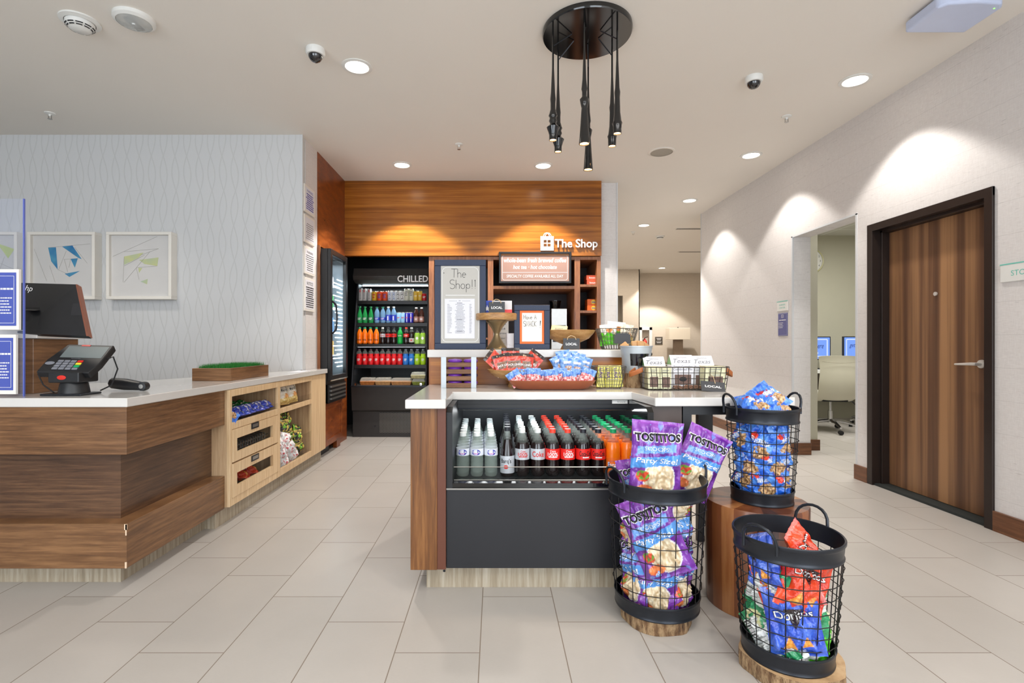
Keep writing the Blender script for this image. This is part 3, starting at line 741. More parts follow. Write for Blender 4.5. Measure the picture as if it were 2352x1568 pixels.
m = MB(); m.box(-2.03, CXF-.02, y0+.018, 3.838, .575, .59); m.box(-2.03, CXF-.02, 3.856, y2, .575, .59); m.box(-2.03, CXF-.02, y0+.018, 3.838, .36, .37); m.build('shelf', M_oakd, t)
m = MB(); m.box(-2.05, -1.67, 3.06, 4.91, 0, .105); m.build('kick', M_kick, t)
for (za, zb, wa, wb) in ((.372, .572, .425, .512), (.154, .362, .216, .297)):
    m = MB(); q0, q1 = y0+.032, 3.822; w0, w1 = 3.215, 3.735
    for (a, b, c, d) in ((q0, w0, za, zb), (w1, q1, za, zb), (w0, w1, wb, zb), (w0, w1, za, wa)): m.box(CXF-.018, CXF+.004, a, b, c, d)
    dr = m.build('drawer_front', M_oak, t)
    bx(CXF-.012, CXF-.009, w0-.004, w1+.004, wa-.004, wb+.004).build('glass_pane', M_glass, dr)
    m = MB(); hz = wb+.028; m.box(CXF+.002, CXF+.007, 3.40, 3.505, hz-.004, hz+.034); h = m.build('handle', M_blackm, dr)
    m = MB(); m.box(CXF+.0065, CXF+.0085, 3.415, 3.49, hz+.006, hz+.026); m.build('handle_recess', M_steel, dr)
m = MB(); m.box(CXF-.006, CXF-.002, 3.87, y2-.002, .612, .665); m.build('shelf_lip', M_glass, t)
m = MB(); m.box(CXF-.006, CXF-.002, 3.87, y2-.002, .159, .335); m.build('bin_panel', M_glass, t)
m = MB(); m.box(CXF-.006, CXF-.002, y0+.03, 3.824, .617, .66); m.build('shelf_lip', M_glass, t)

poly = [(KXL, 2.28), (-1.636, 2.28), (-1.603, 4.905), (-1.712, 4.905), (-1.712, LY-.003), (-1.80, LY-.003), (-2.36, 3.18), (-3.2, 3.0), (KXL, 3.0)]
T(MB().prism(poly, .822, .862).build('white_worktop', M_quartz, bevel=.003), 'white quartz worktop over the reception desk and oak cabinet', 'worktop')

# pedestal with monitor
t = E('register_pedestal', (-2.35, 2.6, .862), 'brown wooden riser with white cap on the left counter under the monitor', 'riser')
m = MB(); m.box(-2.62, -2.235, 2.484, 2.753, .8625, 1.128); m.build('box', M_desk, t, bevel=.002)
m = MB(); m.box(-2.65, -2.20, 2.465, 2.76, 1.13, 1.170); m.build('cap', M_quartz, t, bevel=.002)
def slab(name, corners, th, mt, parent, **k):
    # corners: 4 points of the front face, counter-clockwise seen from outside; thickness goes inward
    c = [Vector(p) for p in corners]; n = (c[1]-c[0]).cross(c[3]-c[0]).normalized(); m = MB()
    m.add(c+[p-n*th for p in c], [(0, 1, 2, 3), (7, 6, 5, 4), (0, 4, 5, 1), (1, 5, 6, 2), (2, 6, 7, 3), (3, 7, 4, 0)]); return m.build(name, mt, parent, **k), n
t = E('computer_monitor', (-2.4, 2.62, 1.17), 'black desktop monitor seen from behind, leaning back on the white-capped riser', 'monitor')
TL, TR, BR, BL = at(38, 649, 2.62), at(178, 653, 2.62), at(203, 772, 2.46), at(40, 764, 2.46)
BR = at(203, 772, 2.44); TR = at(178, 653, 2.58)
o, n = slab('casing', [BL, BR, TR, TL], .022, M_black, t)
def onface(u, v, d=.0012): return BL.lerp(BR, u).lerp(TL.lerp(TR, u), v)+n*d
m = MB(); m.add([BR+n*.0006, TR+n*.0006, TR-n*.02+Vector((.006, 0, 0)), BR-n*.02+Vector((.006, 0, 0))], [(0, 1, 2, 3)]); m.add([BR+n*.001, TR+n*.001, onface(.972, 1, .001), onface(.972, 0, .001)], [(0, 1, 2, 3)]); m.build('bezel', mat('copper_bezel', (120, 70, 52), .4), t)
m = MB()
def pf(u0, v0, u1, v1, d=.001): m.add([onface(u0, v0, d), onface(u1, v0, d), onface(u1, v1, d), onface(u0, v1, d)], [(0, 1, 2, 3)])
fx = lambda x, y: onface(.20+x, .87+y*1.4, .0016)
m.text('hp', 1, fn=fx, width=.125, shear=.4, rot=-.12); m.build('logo', M_wink, t)
m = MB(); pf(.0, .22, .38, .62, .0025); pf(.80, .38, .97, .62, .0015); m.build('mount_recess', M_ink, t)
m = MB(); m.add([onface(.15, .45, .004), onface(.36, .45, .004), onface(.36, .5, .004), onface(.15, .5, .004), onface(.18, .38, .03), onface(.33, .38, .03)], [(0, 1, 2, 3), (0, 4, 5, 1)]); m.build('mount_arm', M_rubber, t)
m = MB(); m.box(-2.47, -2.36, 2.49, 2.62, 1.1705, 1.30); m.build('stand', M_blackm, t)

# plexiglass screen and blue notices
t = E('plexiglass_screen', (-2.7, 2.36, .862), 'clear plexiglass guard standing on the left end of the counter', 'screen')
xr = (53-1138)/F*2.36; zt = CH-(456-788)/F*2.36
bx(-3.6, xr, 2.36, 2.366, .8625, zt).build('pane', M_plexi, t)
m = MB(); m.box(xr, xr+.004, 2.359, 2.367, .8625, zt); m.build('polished_edge', M_edge, t)
for (a, b, c, d, lb) in ((-40, 43, 618, 757, 'upper of two blue notices in white frames at the left edge, taped on the plexiglass'), (-40, 36, 768, 905, 'lower of two blue notices in white frames at the left edge, standing on the counter')):
    p0 = at(a, d, 2.34); p1 = at(b, c, 2.34); t = E('notice_sign', ((p0.x+p1.x)/2, 2.34, p0.z), lb, 'sign')
    bx(p0.x, p1.x, 2.341, 2.352, max(p0.z, .863), p1.z).build('frame', M_offw, t)
    m = MB(); m.box(p0.x+.012, p1.x-.012, 2.3395, 2.341, p0.z+.018, p1.z-.015); m.build('sign_face', M_blue, t)
    M = orient(((p0.x+p1.x)/2, 2.3388, (p0.z+p1.z)/2), (0, -1, 0)); wd = (p1.x-p0.x)/2; hh = (p1.z-p0.z)/2; m = MB()
    m.rrect(-wd+.02, wd-.02, -hh+.03, hh-.03, .0015, .002, 0, 0, M); m.text('~1', 1, M @ Matrix.Translation((wd*.2, hh*.35, 0)), width=wd*1.0, height=.008)
    m.lines(-wd*.7, wd*.7, -hh*.5, hh*.1, 6, M, h=.35, center=True, seed=3); m.build('lettering', M_wink, t)

# payment terminal
t = E('payment_terminal', (-2.03, 2.42, .862), 'black card payment terminal with keypad on a swivel stand on the left counter', 'card terminal')
p = MB(); cxt = -2.0; cyt = 2.44
p.box(cxt-.105, cxt+.085, cyt-.07, cyt+.06, .8625, .872); p.build('base_plate', M_blackm, t, bevel=.003)
p = MB(); p.lathe([(.062, .872), (.055, .915), (.05, .925)], 24, M=Matrix.Translation((cxt, cyt, 0))); p.build('stand_foot', M_black, t, True)
p = MB(); p.box(cxt-.075, cxt+.07, cyt-.06, cyt+.06, .922, .972); b = p.build('swivel_block', M_black, t, bevel=.006, seg=2)
p = MB(); p.lathe([(.0, .002), (.02, .001), (.021, 0)], 20, M=FM((cxt-.01, cyt-.061, .947), '-Y'), sx=1, sy=.5); p.build('emblem', M_red, b, True)
# head: tilted slab
HM = orient((-2.015, 2.47, 1.035), (.12, -.60, .78), R(-3))
p = MB(); hw, hh_ = .118, .104
p.prism([(-hw, -hh_), (hw*.86, -hh_), (hw, -hh_*.3), (hw*1.02, hh_), (-hw*.72, hh_), (-hw, -hh_*.15)], -.035, .0, 0, HM); hd = p.build('terminal_body', M_black, t, bevel=.005, seg=2)
p = MB(); p.quad(-hw*.62, hw*.9, hh_*.02, hh_*.86, .0006, 0, HM); p.build('display', mat('grey_display', (112, 120, 120), .2, coat=.5), hd)
p = MB(); p.quad(-hw*.52, hw*.42, -hh_*.9, -hh_*.12, .0006, 0, HM); p.build('keypad_plate', M_ink, hd)
kc = {3: M_red, 7: mat('yellow_key', (226, 210, 60), .4), 11: M_green}
for r_ in range(4):
    for c_ in range(4):
        k = r_*4+c_; xx = -hw*.44+c_*hw*.235; yy = -hh_*.26-r_*hh_*.17
        p = MB(); p.box(xx-.011, xx+.011, yy-.006, yy+.006, .0006, .004, 0, HM); p.build('key', kc.get(k, M_greyink), hd)
p = MB(); p.box(-.02, .018, hh_-.014, hh_-.004, 0, .002, 0, HM); p.build('indicator', M_red, hd)
p = MB(); p.text('~1', 1, HM @ Matrix.Translation((0, -.004, .0008)), width=.04); p.lathe([(.0, .0012), (.02, .001)], 14, M=HM @ Matrix.Translation((-hw*.78, -hh_*.4, 0)), sx=1, sy=.6, caps=False); p.build('marking', M_greyink, hd)
p = MB(); p.tube([HM @ Vector((hw, .02, -.02)), (-1.86, 2.5, 1.04), (-1.853, 2.52, .98), (-1.89, 2.53, .90), (-1.96, 2.55, .872)], .0035, 6); p.build('cable', M_rubber, t, True); p = MB()
p.tube([HM @ Vector((-hw, -hh_*.6, -.03)), (-2.155, 2.42, .96), (-2.13, 2.42, .91), (-2.08, 2.42, .874)], .003, 6); p.build('cable', M_rubber, t, True)
t = E('handheld_scanner', (-1.9, 2.63, .862), 'black handheld scanner lying on the counter behind the payment terminal', 'scanner')
p = MB(); p.tube([(-1.98, 2.66, .90), (-1.90, 2.64, .895), (-1.80, 2.62, .887)], [.028, .030, .022], 10); p.build('handle', M_black, t, True)
p = MB(); p.lathe([(.0, -.02), (.022, -.018), (.024, 0), (.022, .018), (0, .02)], 16, M=Matrix.Translation((-1.795, 2.62, .887)) @ Matrix.Rotation(PI/2, 4, 'X')); p.build('scan_head', M_black, t, True)
p = MB(); p.lathe([(.0, .0215), (.011, .0212), (.012, .018)], 14, M=Matrix.Translation((-1.795, 2.62, .887)) @ Matrix.Rotation(PI/2, 4, 'X')); p.build('hanger_ring', M_steel, t, True)

# planter of artificial grass
t = E('grass_planter', (-1.83, 3.58, .862), 'low brown wooden planter filled with short green artificial grass on the counter', 'planter')
a0, a1, b0, b1 = -1.955, -1.705, 3.31, 3.86; zt = .945
m = MB(); m.box(a0, a1, b0, b0+.018, .8625, zt); m.box(a0, a1, b1-.018, b1, .8625, zt); m.box(a0, a0+.018, b0+.018, b1-.018, .8625, zt); m.box(a1-.018, a1, b0+.018, b1-.018, .8625, zt); m.box(a0+.018, a1-.018, b0+.018, b1-.018, .864, .925)
m.build('box', M_desk, t, bevel=.001)
m = MB(); rd = random.Random(3)
for i in range(5200):
    x = rd.uniform(a0+.02, a1-.02); y = rd.uniform(b0+.02, b1-.02); h = rd.uniform(.032, .052); a = rd.uniform(0, PI); dx, dy = math.cos(a)*.0014, math.sin(a)*.0014; lx, ly = rd.uniform(-.01, .01), rd.uniform(-.01, .01)
    m.add([(x-dx, y-dy, .925), (x+dx, y+dy, .925), (x+lx, y+ly, .925+h)], [(0, 1, 2)])
g = m.build('grass', M_grass, t); g['kind'] = 'stuff'
m = MB(); m.box(-1.74, -1.63, 4.30, 4.54, .8625, .8645); T(m.build('paper_sheet', M_paper), 'white sheet of paper lying on the counter by the wall corner', 'paper')

# framed abstract art on the wave wall
def art(px0, px1, lb, polys, lines_, cola, reflect=False):
    yf = LY-.086; s = yf/F
    x0 = (px0-1138)*s; x1 = (px1-1138)*s; z1 = CH-(532-788)*s; z0 = CH-(687-788)*s
    t = E('framed_art', ((x0+x1)/2, LY-.04, z0), lb, 'framed art', 'deep white framed abstract artworks')
    m = MB(); b = .026
    m.box(x0, x1, yf, LY, z1-b, z1); m.box(x0, x1, yf, LY, z0, z0+b); m.box(x0, x0+b, yf, LY, z0+b, z1-b); m.box(x1-b, x1, yf, LY, z0+b, z1-b); m.build('frame', M_offw, t, bevel=.002)
    bx(x0+b, x1-b, yf+.030, yf+.036, z0+b, z1-b).build('backing', mat('art_paper', (232, 230, 228), .6) if 'art_paper' not in bpy.data.materials else bpy.data.materials['art_paper'], t)
    M = orient(((x0+x1)/2, yf+.029, (z0+z1)/2), (0, -1, 0)); m = MB(); hw = (x1-x0)/2-b
    for p in polys: m.add([(a*hw, c*hw, 0) for a, c in p], [tuple(range(len(p)))], 0, M)
    if polys: m.build('cut_paper_shape', cola, t)
    m = MB()
    for a, c, d, e in lines_: m.tube([(a*hw, c*hw, 0), (d*hw, e*hw, 0)], .0011, 4, M=M)
    m.build('string_line', mat('string_line', (176, 172, 164), .6) if 'string_line' not in bpy.data.materials else bpy.data.materials['string_line'], t)
    bx(x0+b, x1-b, yf+.004, yf+.007, z0+b, z1-b).build('glass_pane', M_glass, t)
def iri(name, c0, c1):
    t = NT(name); f = t.noise(9, 2); return t.fin(t.mix(t.ramp(f, [(.35, 0), (.65, 1)]), c8(*c0), c8(*c1)), .3)
blue_i = iri('blue_foil', (52, 130, 190), (90, 170, 206)); green_i = iri('pale_green_foil', (196, 214, 190), (220, 224, 160))
# polygons in the photo's crop, mapped to -1..1
def q(pts, cx, cy, h): return [((x-cx)/h, (cy-y)/h) for x, y in pts]
A = lambda pts: q(pts, 450, 563, 218)
art(62, 217, 'white box-framed artwork with blue foil shards, middle of the three, above the monitor',
    [A([(340, 432), (396, 430), (408, 588), (362, 530)]), A([(440, 425), (512, 415), (580, 515), (555, 505)]), A([(500, 512), (552, 508), (530, 575)]), A([(458, 618), (568, 598), (492, 641)])],
    [(*A([(340, 432)])[0], *A([(640, 405)])[0]), (*A([(470, 455)])[0], *A([(415, 588)])[0]), (*A([(408, 588)])[0], *A([(490, 625)])[0]), (*A([(455, 515)])[0], *A([(480, 605)])[0]), (*A([(455, 515)])[0], *A([(505, 512)])[0]), (*A([(500, 515)])[0], *A([(488, 575)])[0]), (*A([(240, 440)])[0], *A([(330, 670)])[0]), (*A([(350, 560)])[0], *A([(390, 680)])[0]), (*A([(530, 430)])[0], *A([(620, 545)])[0])], blue_i)
B = lambda pts: q(pts, 1003, 560, 218)
art(243, 393, 'white box-framed artwork with pale green shards, rightmost of the three on the wave wall',
    [B([(880, 490), (1025, 460), (985, 500), (880, 552)]), B([(990, 515), (1135, 497), (1125, 560), (1030, 545)]), B([(985, 572), (1015, 575), (990, 612)]), B([(1000, 675), (1055, 655), (1050, 695)])],
    [(*B([(795, 490)])[0], *B([(1125, 342)])[0]), (*B([(880, 490)])[0], *B([(872, 680)])[0]), (*B([(1135, 432)])[0], *B([(1000, 480)])[0]), (*B([(1070, 455)])[0], *B([(880, 680)])[0]), (*B([(880, 455)])[0], *B([(1135, 432)])[0]), (*B([(970, 572)])[0], *B([(990, 660)])[0]), (*B([(970, 572)])[0], *B([(1125, 560)])[0]), (*B([(880, 560)])[0], *B([(1030, 480)])[0])], green_i)
art(-117, 38, 'white box-framed artwork with lime shard at the left edge, seen through the plexiglass', [[(.35, .75), (.93, .55), (.72, .25)], [(.6, -.3), (.9, -.4), (.8, -.6)]], [(-.5, .5, .9, -.1), (.2, -.8, .6, .3)], iri('lime_foil', (200, 226, 110), (226, 236, 150)))

# four plaques on the return wall
def yL(px): return 1.725*F/(1138-px)
pl = [(420, 484, 'WARNING', M_blueink, 'topmost of four framed notices on the narrow wall beside the walnut panel, blue warning print'),
      (489.5, 554, '', M_greyink, 'second framed notice from the top on the narrow wall beside the walnut panel'),
      (563, 627, 'WARNING', M_ink, 'third framed notice from the top on the narrow wall beside the walnut panel'),
      (634.5, 713, 'NOTICE', M_ink, 'lowest and tallest framed notice on the narrow wall beside the walnut panel, bold print')]
for i, (a, b, s, ik, lb) in enumerate(pl):
    ya, yb = yL(695), yL(719); z1 = CH-(a-788)/F*ya; z0 = CH-(b-788)/F*ya; yc = (ya+yb)/2
    t = E('framed_notice', (-1.72, yc, z0), lb, 'notice', 'framed notices on the narrow wall')
    bx(-1.7248, -1.708, ya, yb, z0, z1).build('frame', M_offw, t, bevel=.003)
    bx(-1.7078, -1.7068, ya+.02, yb-.02, z0+.02, z1-.02).build('paper', M_paper, t)
    M = orient((-1.7062, yc, (z0+z1)/2), (1, 0, 0)); m = MB(); hw = (yb-ya)/2-.03; hh = (z1-z0)/2-.03
    if s: m.text(s, 1, M @ Matrix.Translation((0, hh*.82, 0)), width=hw*1.5)
    m.lines(-hw, hw, -hh, hh*.6, 8 if i != 3 else 10, M, h=.55 if i in (0, 3) else .35, center=True, seed=i+5, ragged=.3); m.build('print', ik, t)
# ---------------------------------------------------------------- snack bags
def nz(x, y, s=0): return noise.noise(Vector((x, y, s)))
def L3(r, g, b): return c8(r, g, b)[:3]
def mixc(a, b, f): f = max(0, min(1, f)); return tuple(p+(q-p)*f for p, q in zip(a, b))
def ell(u, v, cu, cv, a, b): return ((u-cu)/a)**2+((v-cv)/b)**2
def art_purple(u, v, s):
    base = mixc(L3(96, 34, 140), L3(140, 76, 176), .5+1.2*nz(u*2.2, v*3, 1))
    if nz(u*4.1+3, v*5, 7) > .38: base = L3(120, 140, 220)
    if s < 0:
        if abs(u) < .75 and -.6 < v < .5: return mixc(L3(226, 220, 232), L3(150, 140, 170), .5+.8*nz(1, v*30, 2))
        return base
    if v < .02 and ell(u, v, .12, -.42, .66, .48) < 1:
        base = mixc(L3(196, 168, 128), L3(244, 228, 196), .5+1.3*nz(u*7, v*9, 3))
        if ell(u, v, .12, -.42, .66, .48) > .86: base = L3(236, 232, 236)
    if ell(u, v, -.55, -.40, .26, .15) < 1: base = L3(226, 84, 52) if nz(u*9, v*12) > -.12 else L3(120, 176, 70)
    if ell(u, v, -.42, -.74, .34, .13) < 1: base = mixc(L3(216, 90, 50), L3(240, 150, 90), .5+nz(u*9, v*9))
    if abs(v-.30-u*.08) < .095 and abs(u) < .80: base = L3(112, 160, 226)
    if abs(v+.01-u*.10) < .125: base = L3(84, 150, 222)
    if v > .9: base = mixc(base, L3(150, 60, 180), .5)
    return base
def art_dor(c0, c1, tri=True):
    def f(u, v, s):
        b = mixc(L3(*c0), L3(*c1), .5+1.1*nz(u*1.7, v*2, 5))
        if s < 0: return mixc(L3(214, 214, 222), L3(160, 160, 176), .5+.7*nz(1, v*28)) if abs(u) < .7 and abs(v) < .6 else b
        if abs(u) < .34*(v+.12)/.55+.02 and -.14 < v < .46: b = L3(40, 24, 26)
        for cu, cv, sz in ((-.28, -.58, .36), (.36, -.5, .30)):
            dv = (v-cv)/sz; du = (u-cu)/sz
            if -.6 < dv < .6 and abs(du) < (.62-dv)*.62: b = mixc(L3(222, 130, 34), L3(240, 176, 80), .5+nz(u*12, v*12))
        if abs(v-.93) < .07: b = mixc(b, L3(240, 240, 240), .15)
        return b
    return f
art_dblue = art_dor((30, 66, 186), (70, 110, 216)); art_dred = art_dor((198, 34, 20), (236, 78, 36))
def art_cookie(u, v, s):
    b = mixc(L3(26, 92, 210), L3(96, 160, 240), .45+1.2*nz(u*1.8, v*2.2, 4))
    if s < 0:
        if abs(u) < .8 and -.5 < v < .55: return mixc(L3(226, 230, 240), L3(130, 150, 190), .4+.9*nz(.6, v*26))
        return b
    if ell(u, v, .30, -.40, .62, .36) < 1+.5*nz(u*6, v*6):
        b = mixc(L3(120, 78, 46), L3(226, 184, 130), .55+1.4*nz(u*8, v*8, 2))
    if ell(u, v, -.45, .42, .30, .17) < 1: b = L3(232, 66, 40)
    if ell(u, v, .2, .16, .62, .16) < 1 and nz(u*14, v*5, 4) > .0: b = L3(236, 236, 244)
    return b
def art_green(u, v, s):
    b = mixc(L3(10, 116, 70), L3(60, 170, 110), .5+nz(u*2, v*2, 8))
    if s < 0:
        if abs(u) < .86 and abs(v) < .72:
            b = L3(232, 234, 232)
            if nz(u*1.0, v*34, 3) > .1: b = L3(150, 156, 154)
            if u > .25 and v > .1: b = L3(240, 240, 240) if (v*18) % 1 > .4 else L3(40, 50, 46)
        return b
    if ell(u, v, .2, -.35, .5, .38) < 1: b = mixc(L3(206, 206, 140), L3(236, 232, 190), .5+nz(u*8, v*8))
    if .25 < v < .6: b = L3(230, 236, 228)
    return b
def art_baked(u, v, s):
    b = mixc(L3(222, 210, 184), L3(240, 234, 222), .5+nz(u*2, v*2))
    if v < -.25+.2*u: b = mixc(L3(214, 180, 96), L3(240, 214, 140), .5+nz(u*5, v*5))
    if ell(u, v, .1, -.15, .42, .24) < 1: b = mixc(L3(206, 120, 50), L3(244, 200, 130), .5+1.3*nz(u*7, v*7))
    return b
def art_pop(u, v, s):
    b = L3(24, 26, 24)
    n = nz(u*2.6, v*2.6, 6)
    if n > .22: b = L3(126, 190, 50)
    elif n < -.3: b = L3(226, 200, 90)
    if abs(v) < .14: b = L3(214, 190, 96)
    return b
def art_white(u, v, s):
    b = mixc(L3(216, 214, 214), L3(244, 242, 242), .5+nz(u*3, v*3))
    if nz(u*5, v*4, 9) > .34: b = L3(206, 40, 60)
    return b
def art_jerky(u, v, s):
    b = mixc(L3(196, 52, 40), L3(226, 90, 70), .5+nz(u*2, v*2))
    if v > .72: b = L3(44, 36, 38)
    if -.35 < v < .3 and abs(u) < .75: b = mixc(L3(84, 60, 52), L3(150, 116, 92), .5+nz(u*4, v*8))
    if v < -.62: b = L3(222, 176, 130)
    return b
def art_nut(u, v, s):
    b = mixc(L3(70, 130, 216), L3(150, 190, 236), .5+1.1*nz(u*2.4, v*2.4, 2))
    if ell(u, v, .1, -.4, .6, .34) < 1+.5*nz(u*5, v*5): b = mixc(L3(190, 130, 90), L3(244, 232, 220), .5+1.4*nz(u*7, v*7))
    if abs(v-.3) < .14 and abs(u) < .6: b = L3(226, 232, 244)
    return b
def art_bluered(u, v, s):
    b = mixc(L3(60, 116, 206), L3(130, 176, 232), .5+nz(u*2.4, v*2.4, 2))
    if v < .15: b = mixc(L3(206, 40, 50), L3(240, 226, 226), .45+1.6*nz(u*5, v*5, 3))
    return b
def art_navy(u, v, s):
    b = mixc(L3(24, 40, 150), L3(70, 100, 220), .5+nz(u*3, v*3, 2))
    if abs(v) < .2 and nz(u*7, v*3) > -.1: b = L3(220, 226, 240)
    return b
def art_dgreen(u, v, s):
    b = mixc(L3(16, 84, 40), L3(50, 140, 70), .5+nz(u*3, v*3, 2))
    if abs(v) < .16 and nz(u*7, v*3) > 0: b = L3(230, 230, 200)
    return b
def art_lime(u, v, s):
    b = mixc(L3(90, 200, 40), L3(250, 250, 246), 1 if v > .1+.3*nz(u*2, v*2) else 0)
    if ell(u, v, .3, .35, .4, .22) < 1: b = L3(222, 150, 90)
    return b
def art_wrap(c): return lambda u, v, s: mixc(L3(*c), L3(250, 250, 240), .15+.35*nz(u*3, v*5))

def bag_proto(name, W, H, Th, art, seed, texts=(), n=26, k=34, cr=1.0):
    """sealed pillow bag; local x width, y height, z front; returns an unlinked-position prototype"""
    def P(u, v, s):
        e = max(0, 1-abs(u)**2.4)**.62*max(0, 1-abs(min(1, abs(v)/.93))**2.6)**.6
        wr = nz(u*5.5, v*2.2+seed, seed)*(.35+.65*abs(v))*.014*cr+nz(u*2.1, v*2.4, seed+3)*.02*cr+abs(nz(u*9, v*9, seed+5))*.007*cr
        x = u*W/2*(1-.07*e-.05*(1-v*v)+.015*nz(v*4, seed)); y = v*H/2*(1-.03*e+.01*nz(u*3, seed+1))
        z = s*(Th/2*e)+wr*(.3+e)*(Th/.06)+.004*nz(u*4, seed, v*1.5)*(1-e)
        return Vector((x, y, z+s*.0004))
    m = MB()
    for s in (1, -1):
        vs = []; cs = []; fs = []
        for j in range(k+1):
            v = -1+2*j/k
            for i in range(n+1):
                u = -1+2*i/n; vs.append(P(u, v, s)); cs.append(art(u, v, s))
        for j in range(k):
            for i in range(n):
                a = j*(n+1)+i; qd = (a, a+1, a+n+2, a+n+1); fs.append(qd if s > 0 else qd[::-1])
        m.add(vs, fs, 0, None, cs)
    o = m.build(name, M_foil, None, True, cols=True, auto=180)
    if texts:
        m = MB(); mats = []
        for (st, cu, cv, wd, ht, rot, sh, mt, d, off) in texts:
            if mt not in mats: mats.append(mt)
            def fn(a, b, d=d):
                u = max(-1, min(1, a/(W/2)*1.06)); v = max(-1, min(1, b/(H/2))); p = P(u, v, 1); return (p.x, p.y, p.z+d)
            m.text(st, 1, mi=mats.index(mt), width=wd*W, height=ht*H, rot=rot, shear=sh, x=cu*W/2, y=cv*H/2, fn=fn, off=off, sub=2 if W > .16 else 0)
        m.build('lettering', mats, o, world=False)
    return o
def unlinkp(o): # prototypes are consumed by the first placement
    return o
class Proto:
    def __init__(s, o): s.o = o; s.used = False
    def put(s, M, label, group=None, cat=None):
        o = s.o if not s.used else dup(s.o)
        s.used = True; o.matrix_world = M
        T(o, label, cat or s.cat)
        if group: o['group'] = group
        return o
def proto(o, cat): p = Proto(o); p.cat = cat; return p
TB = [('TOSTITOS', 0, .60, .90, .125, .05, 0, M_wink, .0012, .07), ('TOSTITOS', 0, .60, .86, .102, .05, 0, M_ink, .0030, .04),
      ('SCOOPS!', 0, .31, .50, .05, .04, 0, M_wink, .0016, .0), ('Party Size!', .0, -.005, .80, .085, .05, .15, M_wink, .0018, .012)]
P_tost = proto(bag_proto('tortilla_chip_bag', .215, .335, .085, art_purple, 1, TB, 56, 80), 'chip bag')
P_tost2 = proto(bag_proto('tortilla_chip_bag', .21, .33, .075, art_purple, 8, TB, 56, 80, 1.5), 'chip bag')
TDo = [('Doritos', 0, .30, .70, .13, .12, 0, M_ink, .0012, .03), ('Doritos', 0, .30, .68, .115, .12, 0, M_wink, .0022, .01)]
P_dblue = proto(bag_proto('chip_bag', .165, .205, .06, art_dblue, 2, TDo, 56, 70, 1.2), 'chip bag')
P_dred = proto(bag_proto('chip_bag', .165, .205, .055, art_dred, 3, TDo, 56, 70, 1.2), 'chip bag')
TC = [('Chips', -.1, .36, .5, .10, .1, .2, M_redink, .0015, .01), ('Bites', .1, .16, .55, .12, .1, .1, M_wink, .0015, .015)]
P_cook = proto(bag_proto('cookie_bag', .125, .165, .045, art_cookie, 4, TC, 40, 52, 1.5), 'snack bag')
P_cook2 = proto(bag_proto('cookie_bag', .125, .165, .05, art_cookie, 11, [('BITES', 0, .2, .6, .14, -.1, 0, M_wink, .0015, .01)], 40, 52, 2.0), 'snack bag')
P_green = proto(bag_proto('chip_bag', .155, .19, .055, art_green, 5, (), 48, 60, 1.2), 'chip bag')
P_lime = proto(bag_proto('chip_bag', .15, .18, .05, art_lime, 6, (), 26, 30, 1.2), 'chip bag')
P_baked = proto(bag_proto('chip_bag', .13, .17, .06, art_baked, 7, [('BAKED', .1, .42, .62, .11, .0, 0, M_ink, .0015, .015)], 26, 30), 'chip bag')
P_pop = proto(bag_proto('popcorn_bag', .13, .16, .055, art_pop, 9, [('~1', 0, .0, .6, .05, 0, 0, M_ink, .0015, 0)], 26, 30, 1.3), 'popcorn bag')
P_whiteb = proto(bag_proto('chip_bag', .15, .19, .06, art_white, 10, [('VIC', 0, .1, .6, .2, 0, 0, M_redink, .0015, .01)], 26, 30, 1.6), 'chip bag')
P_jerky = proto(bag_proto('jerky_pouch', .105, .125, .02, art_jerky, 12, [("JACK LINKS", 0, -.1, .8, .13, 0, 0, M_wink, .0015, .02)], 20, 24), 'jerky pouch')
P_nut = proto(bag_proto('snack_pouch', .09, .105, .03, art_nut, 13, (), 20, 24, 1.4), 'snack bag')
P_brd = proto(bag_proto('snack_pouch', .085, .095, .03, art_bluered, 14, (), 20, 24, 1.4), 'snack bag')
P_navy = proto(bag_proto('cookie_pack', .075, .14, .035, art_navy, 15, (), 18, 24), 'snack bag')
P_dgr = proto(bag_proto('cookie_pack', .075, .14, .035, art_dgreen, 16, (), 18, 24), 'snack bag')
ORD = ['first', 'second', 'third', 'fourth', 'fifth', 'sixth', 'seventh', 'eighth', 'ninth', 'tenth', 'eleventh', 'twelfth', 'thirteenth', 'fourteenth', 'fifteenth', 'sixteenth', 'seventeenth', 'eighteenth', 'nineteenth', 'twentieth']

